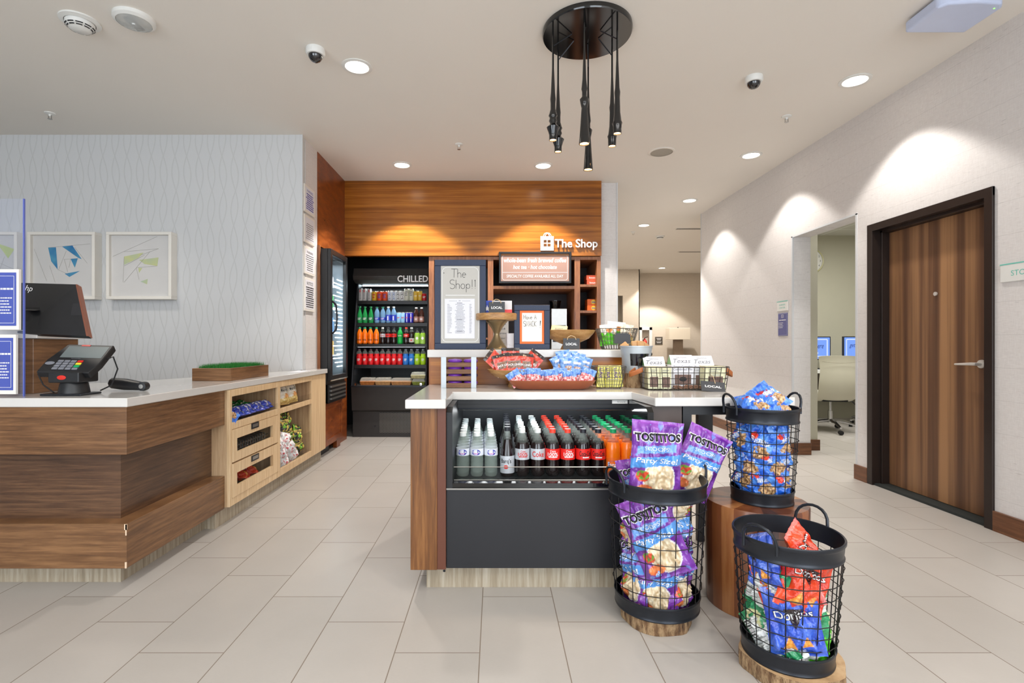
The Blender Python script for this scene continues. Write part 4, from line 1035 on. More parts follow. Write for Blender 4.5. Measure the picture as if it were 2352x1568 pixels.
# ---------------------------------------------------------------- bottles and cans
def bottle_proto(name, h, r, fill, shell, capm, labm, lz, level, texts=(), style='soda', n=20, capr=.0145, cat='bottle'):
    if style == 'soda': prof = [(.0, .004), (r*.72, .0), (r*.96, .012), (r, .03), (r*.94, h*.22), (r*.93, h*.30), (r, h*.40), (r, h*.55), (r*.97, h*.63), (r*.80, h*.72), (r*.56, h*.81), (r*.40, h*.87), (r*.37, h*.93)]
    elif style == 'water': prof = [(.0, .004), (r*.8, .0), (r, .012)]+[(r*(1 if i % 2 else .93), h*(.10+.055*i)) for i in range(9)]+[(r, h*.62), (r*.93, h*.70), (r*.62, h*.81), (r*.40, h*.87), (r*.38, h*.93)]
    elif style == 'cone': prof = [(.0, .004), (r*.9, .0), (r, .01), (r, h*.42), (r*.85, h*.55), (r*.5, h*.74), (r*.34, h*.86), (r*.32, h*.95)]
    elif style == 'sport': prof = [(.0, .003), (r*.9, .0), (r, .01), (r, h*.55), (r*.82, h*.62), (r*.96, h*.70), (r*.9, h*.80), (r*.5, h*.88), (r*.42, h*.92)]
    else: prof = [(.0, .003), (r*.9, .0), (r, .01), (r, h*.62), (r*.8, h*.72), (r*.42, h*.84), (r*.38, h*.93)]
    mis = [0 if (prof[i][1]+prof[min(i+1, len(prof)-1)][1])/2 < level*h else 1 for i in range(len(prof))]
    o = MB().lathe(prof, n, mis=mis).build(name, [fill, shell], None, True, auto=60)
    MB().lathe([(.0, h), (capr, h-.001), (capr*1.04, h*.93-.004), (.0, h*.93-.004)][::-1], 14).build('cap', capm, o, True, world=False)
    if labm is not None:
        rr = max(v[0] for v in prof)+.0008
        m = MB(); m.lathe([(rr, lz[0]*h), (rr, lz[1]*h)], n, caps=False); mats = [labm]
        for (st, zc, wd, ht, mt, d) in texts:
            if mt not in mats: mats.append(mt)
            if st == '@oval':
                N = 18; fn = lambda a, b: (math.sin(a/rr)*(rr+d), -math.cos(a/rr)*(rr+d), zc*h+b)
                m.add([fn(math.cos(2*PI*i/N)*wd/2, math.sin(2*PI*i/N)*ht/2) for i in range(N)], [tuple(range(N))], mats.index(mt))
            else: m.text(st, 1, mi=mats.index(mt), width=wd, height=ht, off=.01, fn=lambda a, b: (math.sin(a/rr)*(rr+d), -math.cos(a/rr)*(rr+d), zc*h+b))
        m.build('label', mats, o, True, world=False, auto=60)
    p = proto(o, cat); return p
def can_proto(name, h, r, bodym, texts=(), topm=None):
    m = MB(); prof = [(.0, .002), (r*.8, .0), (r, .008), (r, h*.93), (r*.86, h*.985), (r*.84, h), (0, h-.003)]
    m.lathe(prof, 16, mis=[1, 1, 0, 1, 1, 1, 1]); mats = [bodym, M_steel]
    for (st, zc, wd, ht, mt, rot) in texts:
        if mt not in mats: mats.append(mt)
        m.text(st, 1, mi=mats.index(mt), width=wd, height=ht, rot=rot, off=.015, fn=lambda a, b: (math.sin(a/r)*(r+.0008), -math.cos(a/r)*(r+.0008), zc*h+b))
    return proto(m.build(name, mats, None, True, auto=50), 'can')
# ---------------------------------------------------------------- alcove: glass-door fridge
FX = -1.60
t = E('glass_door_fridge', (-1.9, 5.28, .5), 'tall black fridge with lit glass door facing the aisle, beside the narrow plaque wall', 'fridge')
m = MB(); m.box(-2.35, FX-.035, 5.0, 5.03, .52, 2.03); m.box(-2.35, FX-.035, 5.53, 5.56, .52, 2.03); m.box(-2.35, FX-.035, 5.03, 5.53, 1.99, 2.03); m.box(-2.35, FX-.035, 5.03, 5.53, .70, .75); m.box(-2.35, -2.31, 5.03, 5.53, .75, 1.99)
m.build('casing', M_black, t)
m = MB(); m.box(-2.305, -2.30, 5.03, 5.53, .75, 1.99); m.box(-2.3, FX-.04, 5.525, 5.53, .75, 1.99); m.box(-2.3, FX-.04, 5.03, 5.035, .75, 1.99); m.build('interior_liner', mat('grey_liner', (120, 130, 138), .5), t)
m = MB(); m.box(FX-.035, FX, 5.0, 5.05, .735, 2.03); m.box(FX-.035, FX, 5.51, 5.56, .735, 2.03); m.box(FX-.035, FX, 5.05, 5.51, 1.975, 2.03); m.box(FX-.035, FX, 5.05, 5.51, .735, .79); d = m.build('door', M_black, t, bevel=.004)
bx(FX-.02, FX-.014, 5.045, 5.515, .785, 1.98).build('glass_pane', M_glass, d)
m = MB(); m.tube([(FX, 5.045, 1.52), (FX+.035, 5.045, 1.48), (FX+.045, 5.045, 1.36), (FX+.035, 5.045, 1.24), (FX, 5.045, 1.20)], .010, 8); m.build('handle', M_blackm, d, True)
bx(FX-.01, FX+.0015, 5.0, 5.56, .735, .748).build('chrome_strip', M_chrome, d)
for z in (.98, 1.22, 1.46, 1.70):
    m = MB()
    for k in range(12): m.tube([(-2.28, 5.05+.04*k, z), (FX-.07, 5.05+.04*k, z)], .003, 4)
    m.tube([(FX-.07, 5.04, z), (FX-.07, 5.52, z)], .005, 5); m.build('wire_shelf', M_white, t)
m = MB()
for k in range(22): m.box(FX-.050, FX-.044, 5.34-.06*(k % 3), 5.515, .86+.043*k, .868+.043*k)
m.build('light_strip', M_ledw, t)
m = MB(); m.box(-2.3, FX-.02, 5.0, 5.56, .52, .70); g = m.build('grille_housing', M_black, t)
for k in range(4): bx(FX-.022, FX-.004, 5.04, 5.52, .55+.04*k, .566+.04*k).build('grille_slat', M_steel, t)
area('fridge_light', (-1.75, 5.28, 1.95), (0, 0, 0), .3, .4, 1.6, (.85, .95, 1))
rd = random.Random(5)
pk = {}
for i, (z, kk) in enumerate(((.983, 3), (1.223, 3), (1.463, 3), (1.703, 3))):
    for j in range(kk):
        c = [(196, 60, 60), (70, 150, 80), (226, 150, 70), (210, 210, 220), (90, 130, 200)][(i*2+j) % 5]
        if c not in pk: pk[c] = mat('carton_%s' % ['red', 'green', 'orange', 'white', 'blue'][(i*2+j) % 5], c, .5, var=.2, scale=30)
        y = 5.12+.13*j
        T(bx(-1.80, -1.72, y, y+.085, z+.001, z+.001+rd.uniform(.10, .16)).build('food_carton', pk[c], bevel=.006), 'food carton behind the fridge glass, %s shelf from the bottom, %s' % (ORD[i], ['nearest the camera', 'middle', 'farthest'][j]), 'carton', 'cartons inside the glass-door fridge')
t = E('fridge_plinth', (-1.85, 5.28, 0), 'walnut plinth cabinet under the glass-door fridge', 'cabinet')
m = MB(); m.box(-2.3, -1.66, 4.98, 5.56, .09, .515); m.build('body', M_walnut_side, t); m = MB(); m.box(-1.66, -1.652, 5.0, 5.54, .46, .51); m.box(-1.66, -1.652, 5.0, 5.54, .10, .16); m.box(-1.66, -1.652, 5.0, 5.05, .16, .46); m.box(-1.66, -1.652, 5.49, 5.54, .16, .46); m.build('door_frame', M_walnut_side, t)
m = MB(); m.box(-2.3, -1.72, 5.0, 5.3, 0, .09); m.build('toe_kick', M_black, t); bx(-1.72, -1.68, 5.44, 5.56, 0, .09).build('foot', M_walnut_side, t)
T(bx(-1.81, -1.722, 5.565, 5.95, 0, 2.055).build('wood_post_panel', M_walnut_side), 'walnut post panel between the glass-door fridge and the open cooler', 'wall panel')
T(bx(-1.81, -1.70, 4.972, 4.995, .0, 2.055).build('wood_edge_strip', M_shelfw), 'thin lighter wood edge strip in front of the glass-door fridge', 'trim strip')

# ---------------------------------------------------------------- open cooler (CHILLED)
X0, X1 = -1.685, -.80
CZt, CZb = 1.84, .613
def YF(z): return 6.0+(z-CZb)/(CZt-CZb)*.26
t = E('open_cooler', ((X0+X1)/2, 6.5, 0), 'tall black open-front drinks cooler under the white CHILLED lettering', 'cooler')
RX = Matrix(((0, 0, 1, 0), (1, 0, 0, 0), (0, 1, 0, 0), (0, 0, 0, 1)))   # prism in y,z extruded along x
for a in (X0, X1-.02):
    m = MB(); m.prism([(YF(CZb), CZb), (YF(CZt), CZt), (6.9, CZt), (6.9, CZb)], a, a+.02, 0, RX); m.build('side_panel', M_black, t)
for a in (X0-.004, X1-.018):
    m = MB(); m.tube([(a+.011, YF(CZb)-.008, CZb), (a+.011, YF(CZt)-.008, CZt)], .009, 6); m.build('side_rail', M_blackm, t, True)
bx(X0+.02, X1-.02, 6.86, 6.9, CZb, CZt).build('back_panel', mat('cooler_back', (30, 34, 36), .5, var=.3, scale=40), t)
m = MB(); m.prism([(6.12, 1.86), (6.10, 1.90), (6.14, 2.0), (6.9, 2.0), (6.9, 1.83), (6.2, 1.83)], X0-.01, X1, 0, RX); m.build('header', mat('charcoal_header', (52, 50, 48), .5, var=.2, scale=30), t, bevel=.003)
m = MB(); m.box(X0+.03, X1-.03, 6.40, 6.43, 1.818, 1.829); m.build('light_strip', M_ledw, t)
m = MB(); m.prism([(6.06, 0), (6.06, .30), (6.02, .32), (5.99, .60), (6.05, .613), (6.9, .613), (6.9, 0)], X0, X1, 0, RX); m.build('base', mat('charcoal_base', (44, 41, 40), .45, var=.2, scale=14), t, bevel=.003)
def perf():
    tt = NT('perforated_grille'); x, y, z = tt.sep(); fx_ = tt.math('FRACT', tt.math('MULTIPLY', x, 60)); fz_ = tt.math('FRACT', tt.math('ADD', tt.math('MULTIPLY', z, 60), tt.math('MULTIPLY', tt.math('FLOOR', tt.math('MULTIPLY', x, 60)), .5)))
    dd = tt.math('ADD', tt.math('POWER', tt.math('SUBTRACT', fx_, .5), 2), tt.math('POWER', tt.math('SUBTRACT', fz_, .5), 2))
    return tt.fin(tt.mix(tt.math('LESS_THAN', dd, .11), c8(96, 92, 88), c8(16, 16, 16)), .4, .3)
bx(-1.37, -.96, 6.054, 6.0595, .05, .285).build('grille', perf(), t)
m = MB(); m.lathe([(0, .004), (.012, .004), (.012, 0)], 12, M=FM((-1.42, 6.06, .13), '-Y')); m.build('lock', M_ink, t)
bx(X0, X1, 5.975, 5.985, .595, .612).build('bumper_strip', M_blackm, t)
bx(X0+.03, X1-.03, YF(.72)-.012, YF(.72)-.006, .615, .735).build('glass_lip', M_glass, t)
for xx in (X0+.06, X1-.07): m = MB(); m.lathe([(0, .006), (.016, .005), (.017, 0)], 14, M=FM((xx, 5.984, .628), '-Y')); m.build('lip_clamp', M_chrome, t, True)
SH = [(1.617, 6.28), (1.346, 6.22), (1.093, 6.165), (.8475, 6.115)]
for z, y in SH:
    m = MB(); m.box(X0+.021, X1-.021, y-.035, 6.86, z-.018, z-.0005); m.box(X0+.021, X1-.021, y-.040, y-.035, z-.036, z+.004); m.build('shelf', M_black, t)
    a = area('cooler_shelf_light', ((X0+X1)/2, y+.01, z+.214 if z < 1.6 else z+.19), (R(20), 0, 0), .8, .015, 1.8, (.93, .98, 1))
a = area('cooler_shelf_light', ((X0+X1)/2, 6.1, .808), (R(20), 0, 0), .8, .015, 1.2, (.93, .98, 1))
# shop lettering on the header
t = E('chilled_sign', (-.9, 6.08, 1.9), 'white raised CHILLED lettering on the dark cooler header', 'sign lettering')
z0 = CH-(640-788)/F*6.09
m = MB(); M = orient((at(948, 640, 6.09).x, 6.098, z0), (0, -1, 0)); m.text('CHILLED', 1, M, width=70/F*6.09, height=15/F*6.09, depth=.01, off=.012); m.build('lettering', M_wink, t)
def PM(rgb, nm): return mat(nm, rgb, .35, var=.06)
BP = {}
def smallp(key, *a, **k):
    if key not in BP: BP[key] = bottle_proto(*a, **k)
    return BP[key]
wl = M_clearl
cans = {'wred': can_proto('drink_can', .155, .0265, PM((222, 222, 222), 'pale_can'), [('I', .8, .012, .03, M_redink, 0), ('~1', .42, .085, .016, M_greyink, PI/2)]),
        'yel': can_proto('drink_can', .125, .031, PM((226, 180, 40), 'yellow_can'), [('~2', .5, .03, .05, M_redink, 0)]),
        'orb': can_proto('drink_can', .125, .031, PM((226, 84, 44), 'orange_can'), [('~3', .5, .035, .05, M_blueink, 0)]),
        'blu': can_proto('drink_can', .13, .0265, PM((226, 230, 236), 'pale_blue_can'), [('BABE', .5, .09, .022, mat('lake_ink', (90, 130, 190), .5), PI/2)]),
        'blk': can_proto('drink_can', .13, .0265, PM((230, 230, 230), 'bright_can'), [('BABE', .5, .09, .028, M_ink, PI/2)]),
        'tan': can_proto('drink_can', .155, .0295, PM((206, 206, 190), 'silver_can'), [('~3', .6, .03, .05, M_greyink, 0)]),
        'gold': can_proto('drink_can', .13, .0265, PM((222, 184, 70), 'golden_can'), [('~1', .5, .03, .006, M_wink, 0)]),
        'red': can_proto('drink_can', .10, .0265, PM((204, 30, 44), 'red_can'), [('~2', .5, .035, .02, M_wink, 0)])}
row1 = [(828.5, 'wred', 'white can with grey lettering, partly cut by the cooler frame'), (837.5, 'wred', 'tall white can with red mark, left of the pair'), (848.7, 'wred', 'tall white can with red mark, beside the yellow can'), (860, 'yel', 'yellow and red squat can'),
        (872, 'orb', 'orange and blue squat can, left one'), (884, 'orb', 'orange and blue squat can, right one'), (895.5, 'blu', 'slim white can with pale blue letters, left one'), (905.3, 'blu', 'slim white can with pale blue letters, right one'),
        (914.8, 'blk', 'slim white can with black letters, left one'), (924.5, 'blk', 'slim white can with black letters, right one'), (934, 'tan', 'silver-grey tall can, left one'), (945, 'tan', 'silver-grey tall can, right one'),
        (955, 'gold', 'slim golden can, left one'), (964.8, 'gold', 'slim golden can, right one'), (974.7, 'red', 'short red can at the right end')]
z, y = SH[0]
for px, k, lb in row1: cans[k].put(Matrix.Translation((at(px, 0, y).x, y, z)), lb+' on the top cooler shelf', 'cans on the top cooler shelf')
cans['sug'] = can_proto('drink_can', .135, .0262, PM((150, 200, 236), 'light_blue_can'), [('~2', .5, .03, .016, M_redink, 0)])
cans['rb'] = can_proto('drink_can', .135, .0262, PM((46, 46, 170), 'indigo_can'), [('~2', .5, .03, .016, M_redink, 0), ('I', .5, .008, .1, M_silver, 0)])
gp = glass('green_bottle_glass', (40, 150, 80), .86, .06); bp = glass('blue_water_plastic', (130, 176, 216), .6, .06); bg_ = glass('brown_bottle_glass', (60, 36, 30), .95, .06)
gl = PM((40, 130, 80), 'green_label'); bl = PM((50, 70, 190), 'royal_label'); dkl = PM((150, 110, 100), 'brown_label')
rowd = {'grn': ('drink_bottle', .205, .031, gp, gp, PM((30, 120, 70), 'dark_green_cap'), gl, (.16, .38), .5, [('~2', .27, .04, .02, M_wink, .001)], 'cone'),
        'evi': ('drink_bottle', .200, .032, bp, bp, PM((40, 130, 100), 'teal_cap'), bl, (.2, .36), .5, [('~2', .28, .04, .015, M_wink, .001)], 'soda'),
        'wat': ('drink_bottle', .205, .032, bp, bp, M_whitecap, bl, (.15, .50), .5, [('I', .3, .012, .05, M_wink, .001)], 'soda'),
        'cof': ('drink_bottle', .195, .031, bg_, bg_, M_whitecap, dkl, (.1, .42), .5, [('~3', .26, .035, .02, M_wink, .001)], 'tea')}
row2 = [(826.5, 'grn', 'green glass bottle cut by the left frame'), (838.5, 'grn', 'green glass bottle, middle of three'), (852, 'grn', 'green glass bottle, rightmost of three'), (866, 'evi', 'teal-capped water bottle, left one'), (879.5, 'evi', 'teal-capped water bottle, right one'),
        (892, 'wat', 'white-capped blue water bottle, left one'), (904.5, 'wat', 'white-capped blue water bottle, right one'), (915.8, 'sug', 'light blue energy can, left one'), (925.3, 'sug', 'light blue energy can, right one'), (935, 'rb', 'indigo energy can, left one'), (944.5, 'rb', 'indigo energy can, right one'),
        (956.3, 'cof', 'brown bottle with white cap, left one'), (968.5, 'cof', 'brown bottle with white cap, right one')]
z, y = SH[1]
for px, k, lb in row2:
    M = Matrix.Translation((at(px, 0, y).x, y, z)); lb += ' on the second cooler shelf'
    (cans[k] if k in cans else smallp(k, *rowd[k], n=14)).put(M, lb, 'drinks on the second cooler shelf')
soda = lambda lab, tx, cap=M_blackcap: ('soda_bottle', .205, .0325, M_cola, M_pet, cap, lab, (.42, .62), .70, tx, 'soda')
rowd.update({'fan': ('soda_bottle', .205, .0325, M_oj, M_oj, M_greencap, M_oj, (.1, .42), .9, [('Fanta', .28, .05, .025, M_ink, .001)], 'soda'),
        'dco': soda(M_silver, [('Coke', .52, .04, .018, M_redink, .001)], M_whitecap), 'zer': soda(M_redl, [('~2', .52, .04, .014, M_ink, .001)]),
        'spr': ('soda_bottle', .205, .0325, PM((20, 170, 70), 'lime_green_soda'), PM((40, 190, 90), 'green_shell'), M_greencap, PM((10, 150, 60), 'green_soda_label'), (.4, .62), .9, [('Sprite', .5, .045, .02, M_wink, .001)], 'soda'),
        'cok': soda(M_redl, [('Coca', .52, .04, .018, M_wink, .001)], M_redcap),
        'drp': ('soda_bottle', .205, .0325, M_cola, M_pet, M_whitecap, PM((196, 190, 190), 'grey_label'), (.12, .36), .70, [('@oval', .24, .02, .02, M_redink, .001)], 'soda'),
        'jui': ('juice_bottle', .19, .032, PM((150, 200, 60), 'lime_juice'), M_pet, M_blackcap, PM((160, 206, 90), 'lime_label'), (.05, .55), .75, [('@oval', .38, .03, .035, M_wink, .001)], 'tea')})
row3 = [(826, 'fan', 'orange soda bottle, first from the left'), (838, 'fan', 'orange soda bottle, second from the left'), (851, 'fan', 'orange soda bottle, third from the left'), (864.5, 'fan', 'orange soda bottle, beside the silver-label cola'), (879, 'dco', 'cola bottle with silver label'),
        (891.8, 'zer', 'cola bottle with red label, left of the pair'), (904.7, 'zer', 'cola bottle with red label, right of the pair'), (919, 'spr', 'green soda bottle'), (933, 'cok', 'cola bottle with red cap and red label'), (945.5, 'drp', 'cola bottle with low grey label'), (958.5, 'jui', 'lime juice bottle, left one'), (971.3, 'jui', 'lime juice bottle, right one')]
z, y = SH[2]
for px, k, lb in row3: smallp(k, *rowd[k], n=14).put(Matrix.Translation((at(px, 0, y).x, y, z)), lb+' on the third cooler shelf', 'bottles on the third cooler shelf')
for k, c, nm in (('sr', (216, 26, 34), 'red'), ('sb', (40, 120, 206), 'blue'), ('sg', (160, 204, 30), 'lime')):
    rowd[k] = ('sports_drink_bottle', .19, .0335, PM(c, nm+'_sports_drink'), M_pet, PM((60, 40, 44) if k == 'sr' else (90, 100, 110), nm+'_sports_cap'), PM(c, nm+'_sports_label'), (.16, .5), .66, [('~2', .30, .03, .014, M_wink, .001), ('~1', .38, .03, .008, M_wink, .001)], 'sport')
z, y = SH[3]
for i in range(12):
    k = 'sr' if i < 8 else 'sb' if i < 10 else 'sg'; nm = {'sr': 'red', 'sb': 'blue', 'sg': 'lime green'}[k]; j = i if i < 8 else (i-8) % 2
    smallp(k, *rowd[k], n=14).put(Matrix.Translation((at(825+13.35*i, 0, y).x, y, z)), '%s sports drink bottle on the fourth cooler shelf, %s of its colour from left' % (nm, ORD[j]), 'sports drinks on the fourth cooler shelf')
# food trays
clamp = glass('clear_tray_lid', (226, 226, 216), .30, .08)
def tray(px0, px1, z, hgt, y, c, lb):
    a = at(px0, 0, y).x; b = at(px1, 0, y).x; t = E('food_tray', ((a+b)/2, y+.06, z), lb, 'food container', 'clear food containers in the cooler')
    m = MB(); m.add([(a+.01, y+.01, z), (b-.01, y+.01, z), (b-.01, y+.12, z), (a+.01, y+.12, z), (a, y, z+hgt*.5), (b, y, z+hgt*.5), (b, y+.14, z+hgt*.5), (a, y+.14, z+hgt*.5)], [(3, 2, 1, 0), (0, 1, 5, 4), (1, 2, 6, 5), (2, 3, 7, 6), (3, 0, 4, 7), (4, 5, 6, 7)]); m.build('tray', mat('food_'+lb.split()[0]+str(int(px0)), c, .6, var=.5, scale=60), t)
    m = MB(); m.add([(a, y, z+hgt*.5), (b, y, z+hgt*.5), (b, y+.14, z+hgt*.5), (a, y+.14, z+hgt*.5), (a+.015, y+.015, z+hgt), (b-.015, y+.015, z+hgt), (b-.015, y+.12, z+hgt), (a+.015, y+.12, z+hgt)], [(4, 5, 6, 7), (0, 1, 5, 4), (1, 2, 6, 5), (2, 3, 7, 6), (3, 0, 4, 7)]); m.build('lid', clamp, t, bevel=.003)
tray(826, 860, .6135, .085, 6.06, (214, 130, 60), 'shallow clear food tray at the left end of the cooler deck')
tray(861, 897, .6135, .085, 6.06, (220, 160, 100), 'shallow clear food tray second from the left on the cooler deck')
tray(898, 944, .6135, .08, 6.06, (216, 150, 90), 'shallow clear food tray in the middle right of the cooler deck')
tray(946, 976, .6135, .075, 6.06, (150, 160, 60), 'clear salad container, lower of two stacked at the right of the cooler deck')
tray(943, 977, .689, .075, 6.06, (200, 190, 140), 'clear sandwich container, upper of two stacked at the right of the cooler deck')

# ---------------------------------------------------------------- back shelving with coffee niche
t = E('back_shelf_unit', (.2, 6.2, 0), 'walnut shelving unit with coffee niche and narrow right column behind the island', 'shelving')
m = MB()
P = [(-.765, -.705), (-.088, -.025), (.908, .972), (1.165, 1.209)]
for a, b in P: bx(a, b, 5.90, 6.6, 0, 2.10).build('upright', M_shelfw, t)
bx(-.705, 1.165, 5.902, 6.6, 2.065, 2.10).build('top_rail', M_shelfw, t)
bx(-.705, -.088, 6.55, 6.6, 0, 2.065).build('back_panel', M_black, t)
bx(-.025, 1.165, 6.55, 6.6, 0, 2.065).build('back_panel', mat('dark_niche_back', (46, 36, 40), .6, var=.2, scale=20), t)
bx(-.025, .908, 5.905, 6.55, 1.73, 1.765).build('shelf', M_shelfw, t)
for z in (1.755, 1.455): bx(.972, 1.165, 5.905, 6.55, z-.0, z+.028).build('shelf', M_shelfw, t)
bx(-.025, 1.165, 5.95, 6.55, .90, .95).build('counter_shelf', M_quartz, t)
for x in (-.66, -.20): bx(x, x+.06, 5.93, 5.95, 1.2, 2.065).build('inner_post', M_shelfw, t)
for z in (1.4, 1.15): bx(-.705, -.088, 5.95, 6.5, z, z+.02).build('shelf', M_shelfw, t)
# logo and lettering
t = E('shop_sign', (.8, 5.86, 2.15), 'white raised The Shop lettering with shopping bag symbol on the walnut header', 'sign lettering')
def fy(px, py): p = at(px, py, 5.85); return p.x, p.z
m = MB(); x, z = fy(1323, 562); M = orient((x, 5.865, z), (0, -1, 0)); m.text('The Shop', 1, M @ Matrix.Translation((0, 0, .014)), width=98/F*5.85, height=25/F*5.85, depth=.02, off=.012); m.build('lettering', M_wink, t)
m = MB(); x0, z1 = fy(1241.5, 543); x1, z0 = fy(1271.5, 575.5); hx = (x0+x1)/2; hz = (z0+z1)/2; q_ = .012; w2 = .033
m.box(x0, x1, 5.835, 5.855, hz+w2+q_*.6, z1); m.box(x0, x1, 5.835, 5.855, z0, hz-w2-q_*.6+.004); m.box(x0, hx-w2-q_*.6, 5.835, 5.855, hz-w2, hz+w2+q_*.6); m.box(hx+w2+q_*.6, x1, 5.835, 5.855, hz-w2, hz+w2+q_*.6); m.box(hx-.004, hx+.004, 5.835, 5.855, hz-w2, hz+w2+q_*.6); m.box(hx-w2-q_*.6, hx+w2+q_*.6, 5.8351, 5.855, hz-.001, hz+.007)
m.build('bag_symbol', M_wink, t)
for dx in (-.008, .012): m = MB(); m.tube([(hx+dx+math.cos(a)*.033, 5.845+dx*.3, z1-.004+math.sin(a)*.043) for a in [PI*i/10 for i in range(11)]], .005, 6); m.build('bag_handle', M_wink, t, True)
# coffee sign
t = E('coffee_sign', (.4, 5.85, 1.78), 'mauve coffee sign in black frame reading whole-bean fresh brewed coffee', 'sign')
x0, z1 = fy(1146, 578); x1, z0 = fy(1312, 650); b = .022
m = MB(); m.box(x0, x1, 5.845, 5.90, z1-b, z1); m.box(x0, x1, 5.845, 5.90, z0, z0+b); m.box(x0, x0+b, 5.845, 5.90, z0+b, z1-b); m.box(x1-b, x1, 5.845, 5.90, z0+b, z1-b); m.build('frame', M_black, t, bevel=.002)
bx(x0+b, x1-b, 5.868, 5.89, z0+b, z1-b).build('sign_face', M_mauve, t)
M = orient(((x0+x1)/2, 5.8675, (z0+z1)/2), (0, -1, 0)); hw = (x1-x0)/2-b; hh = (z1-z0)/2-b; m = MB()
m.rrect(-hw+.015, hw-.015, -hh+.012, hh-.012, .004, .03, 0, 0, M); m.quad(-hw+.015, hw-.015, -hh*.36, -hh*.36+.004, 0, 0, M)
m.text('whole-bean fresh brewed coffee', 1, M @ Matrix.Translation((0, hh*.55, 0)), width=hw*1.83, height=.052, shear=.2, off=.014); m.text('hot tea · hot chocolate', 1, M @ Matrix.Translation((0, hh*.05, 0)), width=hw*1.28, height=.046, shear=.2, off=.014)
m.text('SPECIALTY COFFEE AVAILABLE ALL DAY', 1, M @ Matrix.Translation((0, -hh*.62, 0)), width=hw*1.66, height=.032); m.build('lettering', M_wink, t)
# boxes in the right column
def lbox(px0, px1, z, h, y, m0, txt, tm, lb, grp, circ=None):
    a = at(px0, 0, y).x; b = at(px1, 0, y).x; t = E('detergent_box', ((a+b)/2, y+.1, z), lb, 'box', grp)
    bx(a, b, y, y+.17, z+.0005, z+h).build('carton', m0, t, bevel=.001)
    m = MB(); M = orient(((a+b)/2+.02, y-.0012, z+h/2), (0, -1, 0)); mats = [tm]
    if circ: m.lathe([(0, 0), (h*.38, 0)], 20, 1, M @ Matrix.Translation((-.01, 0, -.0006)), caps=False); mats.append(circ)
    m.text(txt, 1, M @ Matrix.Translation((-.01 if circ else 0, 0, 0)), width=h*.6 if circ else (b-a)*.8, height=h*.32, off=.02); m.build('print', mats, t)
M_peach = mat('peach_box', (226, 96, 60), .5, var=.25, scale=40)
lbox(1348, 1372, 1.784, .058, 6.0, M_peach, 'bounce', M_wink, 'red and white dryer sheet box, lower of the upper-shelf pair', 'dryer sheet boxes')
lbox(1347, 1371, 1.843, .058, 6.0, M_peach, 'bounce', M_wink, 'red and white dryer sheet box, on top of the upper-shelf pair', 'dryer sheet boxes')
lbox(1349, 1373, 1.484, .068, 6.0, M_orange, 'tide', M_blueink, 'orange detergent box, lower of the pair on the second shelf', 'orange detergent boxes', mat('yellow_ring', (246, 214, 60), .5))
lbox(1349, 1373, 1.553, .068, 6.0, M_orange, 'tide', M_blueink, 'orange detergent box, on top of the pair on the second shelf', 'orange detergent boxes', bpy.data.materials['yellow_ring'])
# coffee machine etc. on the niche counter
t = E('coffee_machine', (.75, 6.2, .951), 'tall silver coffee machine with black bean hopper in the dark niche', 'coffee machine')
a, b = at(1266, 0, 6.1).x, at(1303, 0, 6.1).x
bx(a, b, 6.1, 6.45, .951, 1.52).build('body', M_steel, t, bevel=.006); bx(a+.02, b-.02, 6.092, 6.1, 1.12, 1.32).build('control_panel', M_black, t); bx(a+.03, a+.08, 6.09, 6.093, 1.29, 1.3).build('badge', M_wink, t)
m = MB(); m.lathe([(.055, 1.52), (.068, 1.60), (.074, 1.61), (.074, 1.62), (0, 1.625)], 24, M=Matrix.Translation(((a+b)/2-.03, 6.25, 0))); m.build('bean_hopper', M_gblack, t, True)
t = E('coffee_brewer', (.55, 6.2, .951), 'low black brewer behind the orange snack sign in the niche', 'coffee machine'); bx(.45, .60, 6.15, 6.45, .951, 1.57).build('body', M_black, t, bevel=.01)
cxp = at(1171.5, 0, 6.0).x
t = E('cup_stack', (cxp, 6.02, .951), 'tall stack of white paper cups behind the cake stand', 'cups')
for k in range(14):
    zz = .951+.013*k; m = MB(); m.lathe([(.032, zz+.001), (.045, zz+.095), (.047, zz+.098), (.047, zz+.101), (.043, zz+.101), (.030, zz+.004), (0, zz+.004)], 20, M=Matrix.Translation((cxp, 6.02, 0))); o = m.build('paper_cup', M_paper, None, True, auto=50)
    T(o, 'white paper cup, %s from the bottom of the stack behind the cake stand' % ORD[k], 'cup', 'stacked paper cups')
bpy.data.objects.remove(t)
t = E('coffee_menu_sign', (.2, 6.3, .951), 'cream menu card with drink names behind the cake stand', 'sign')
x0 = at(1128, 0, 6.25).x; x1 = at(1168, 0, 6.25).x; z1 = CH-(728-788)/F*6.25
bx(x0, x1, 6.25, 6.262, .951, z1).build('card', M_offw, t); m = MB(); M = orient(((x0+x1)/2, 6.249, (z1+1.0)/2), (0, -1, 0))
for k, s in enumerate(('coca', 'CLUB', 'espresso', 'appuc', 'latte', 'tea')): m.text(s, 1, M @ Matrix.Translation((.03, .13-.06*k, 0)), height=.022)
m.build('lettering', M_ink, t)
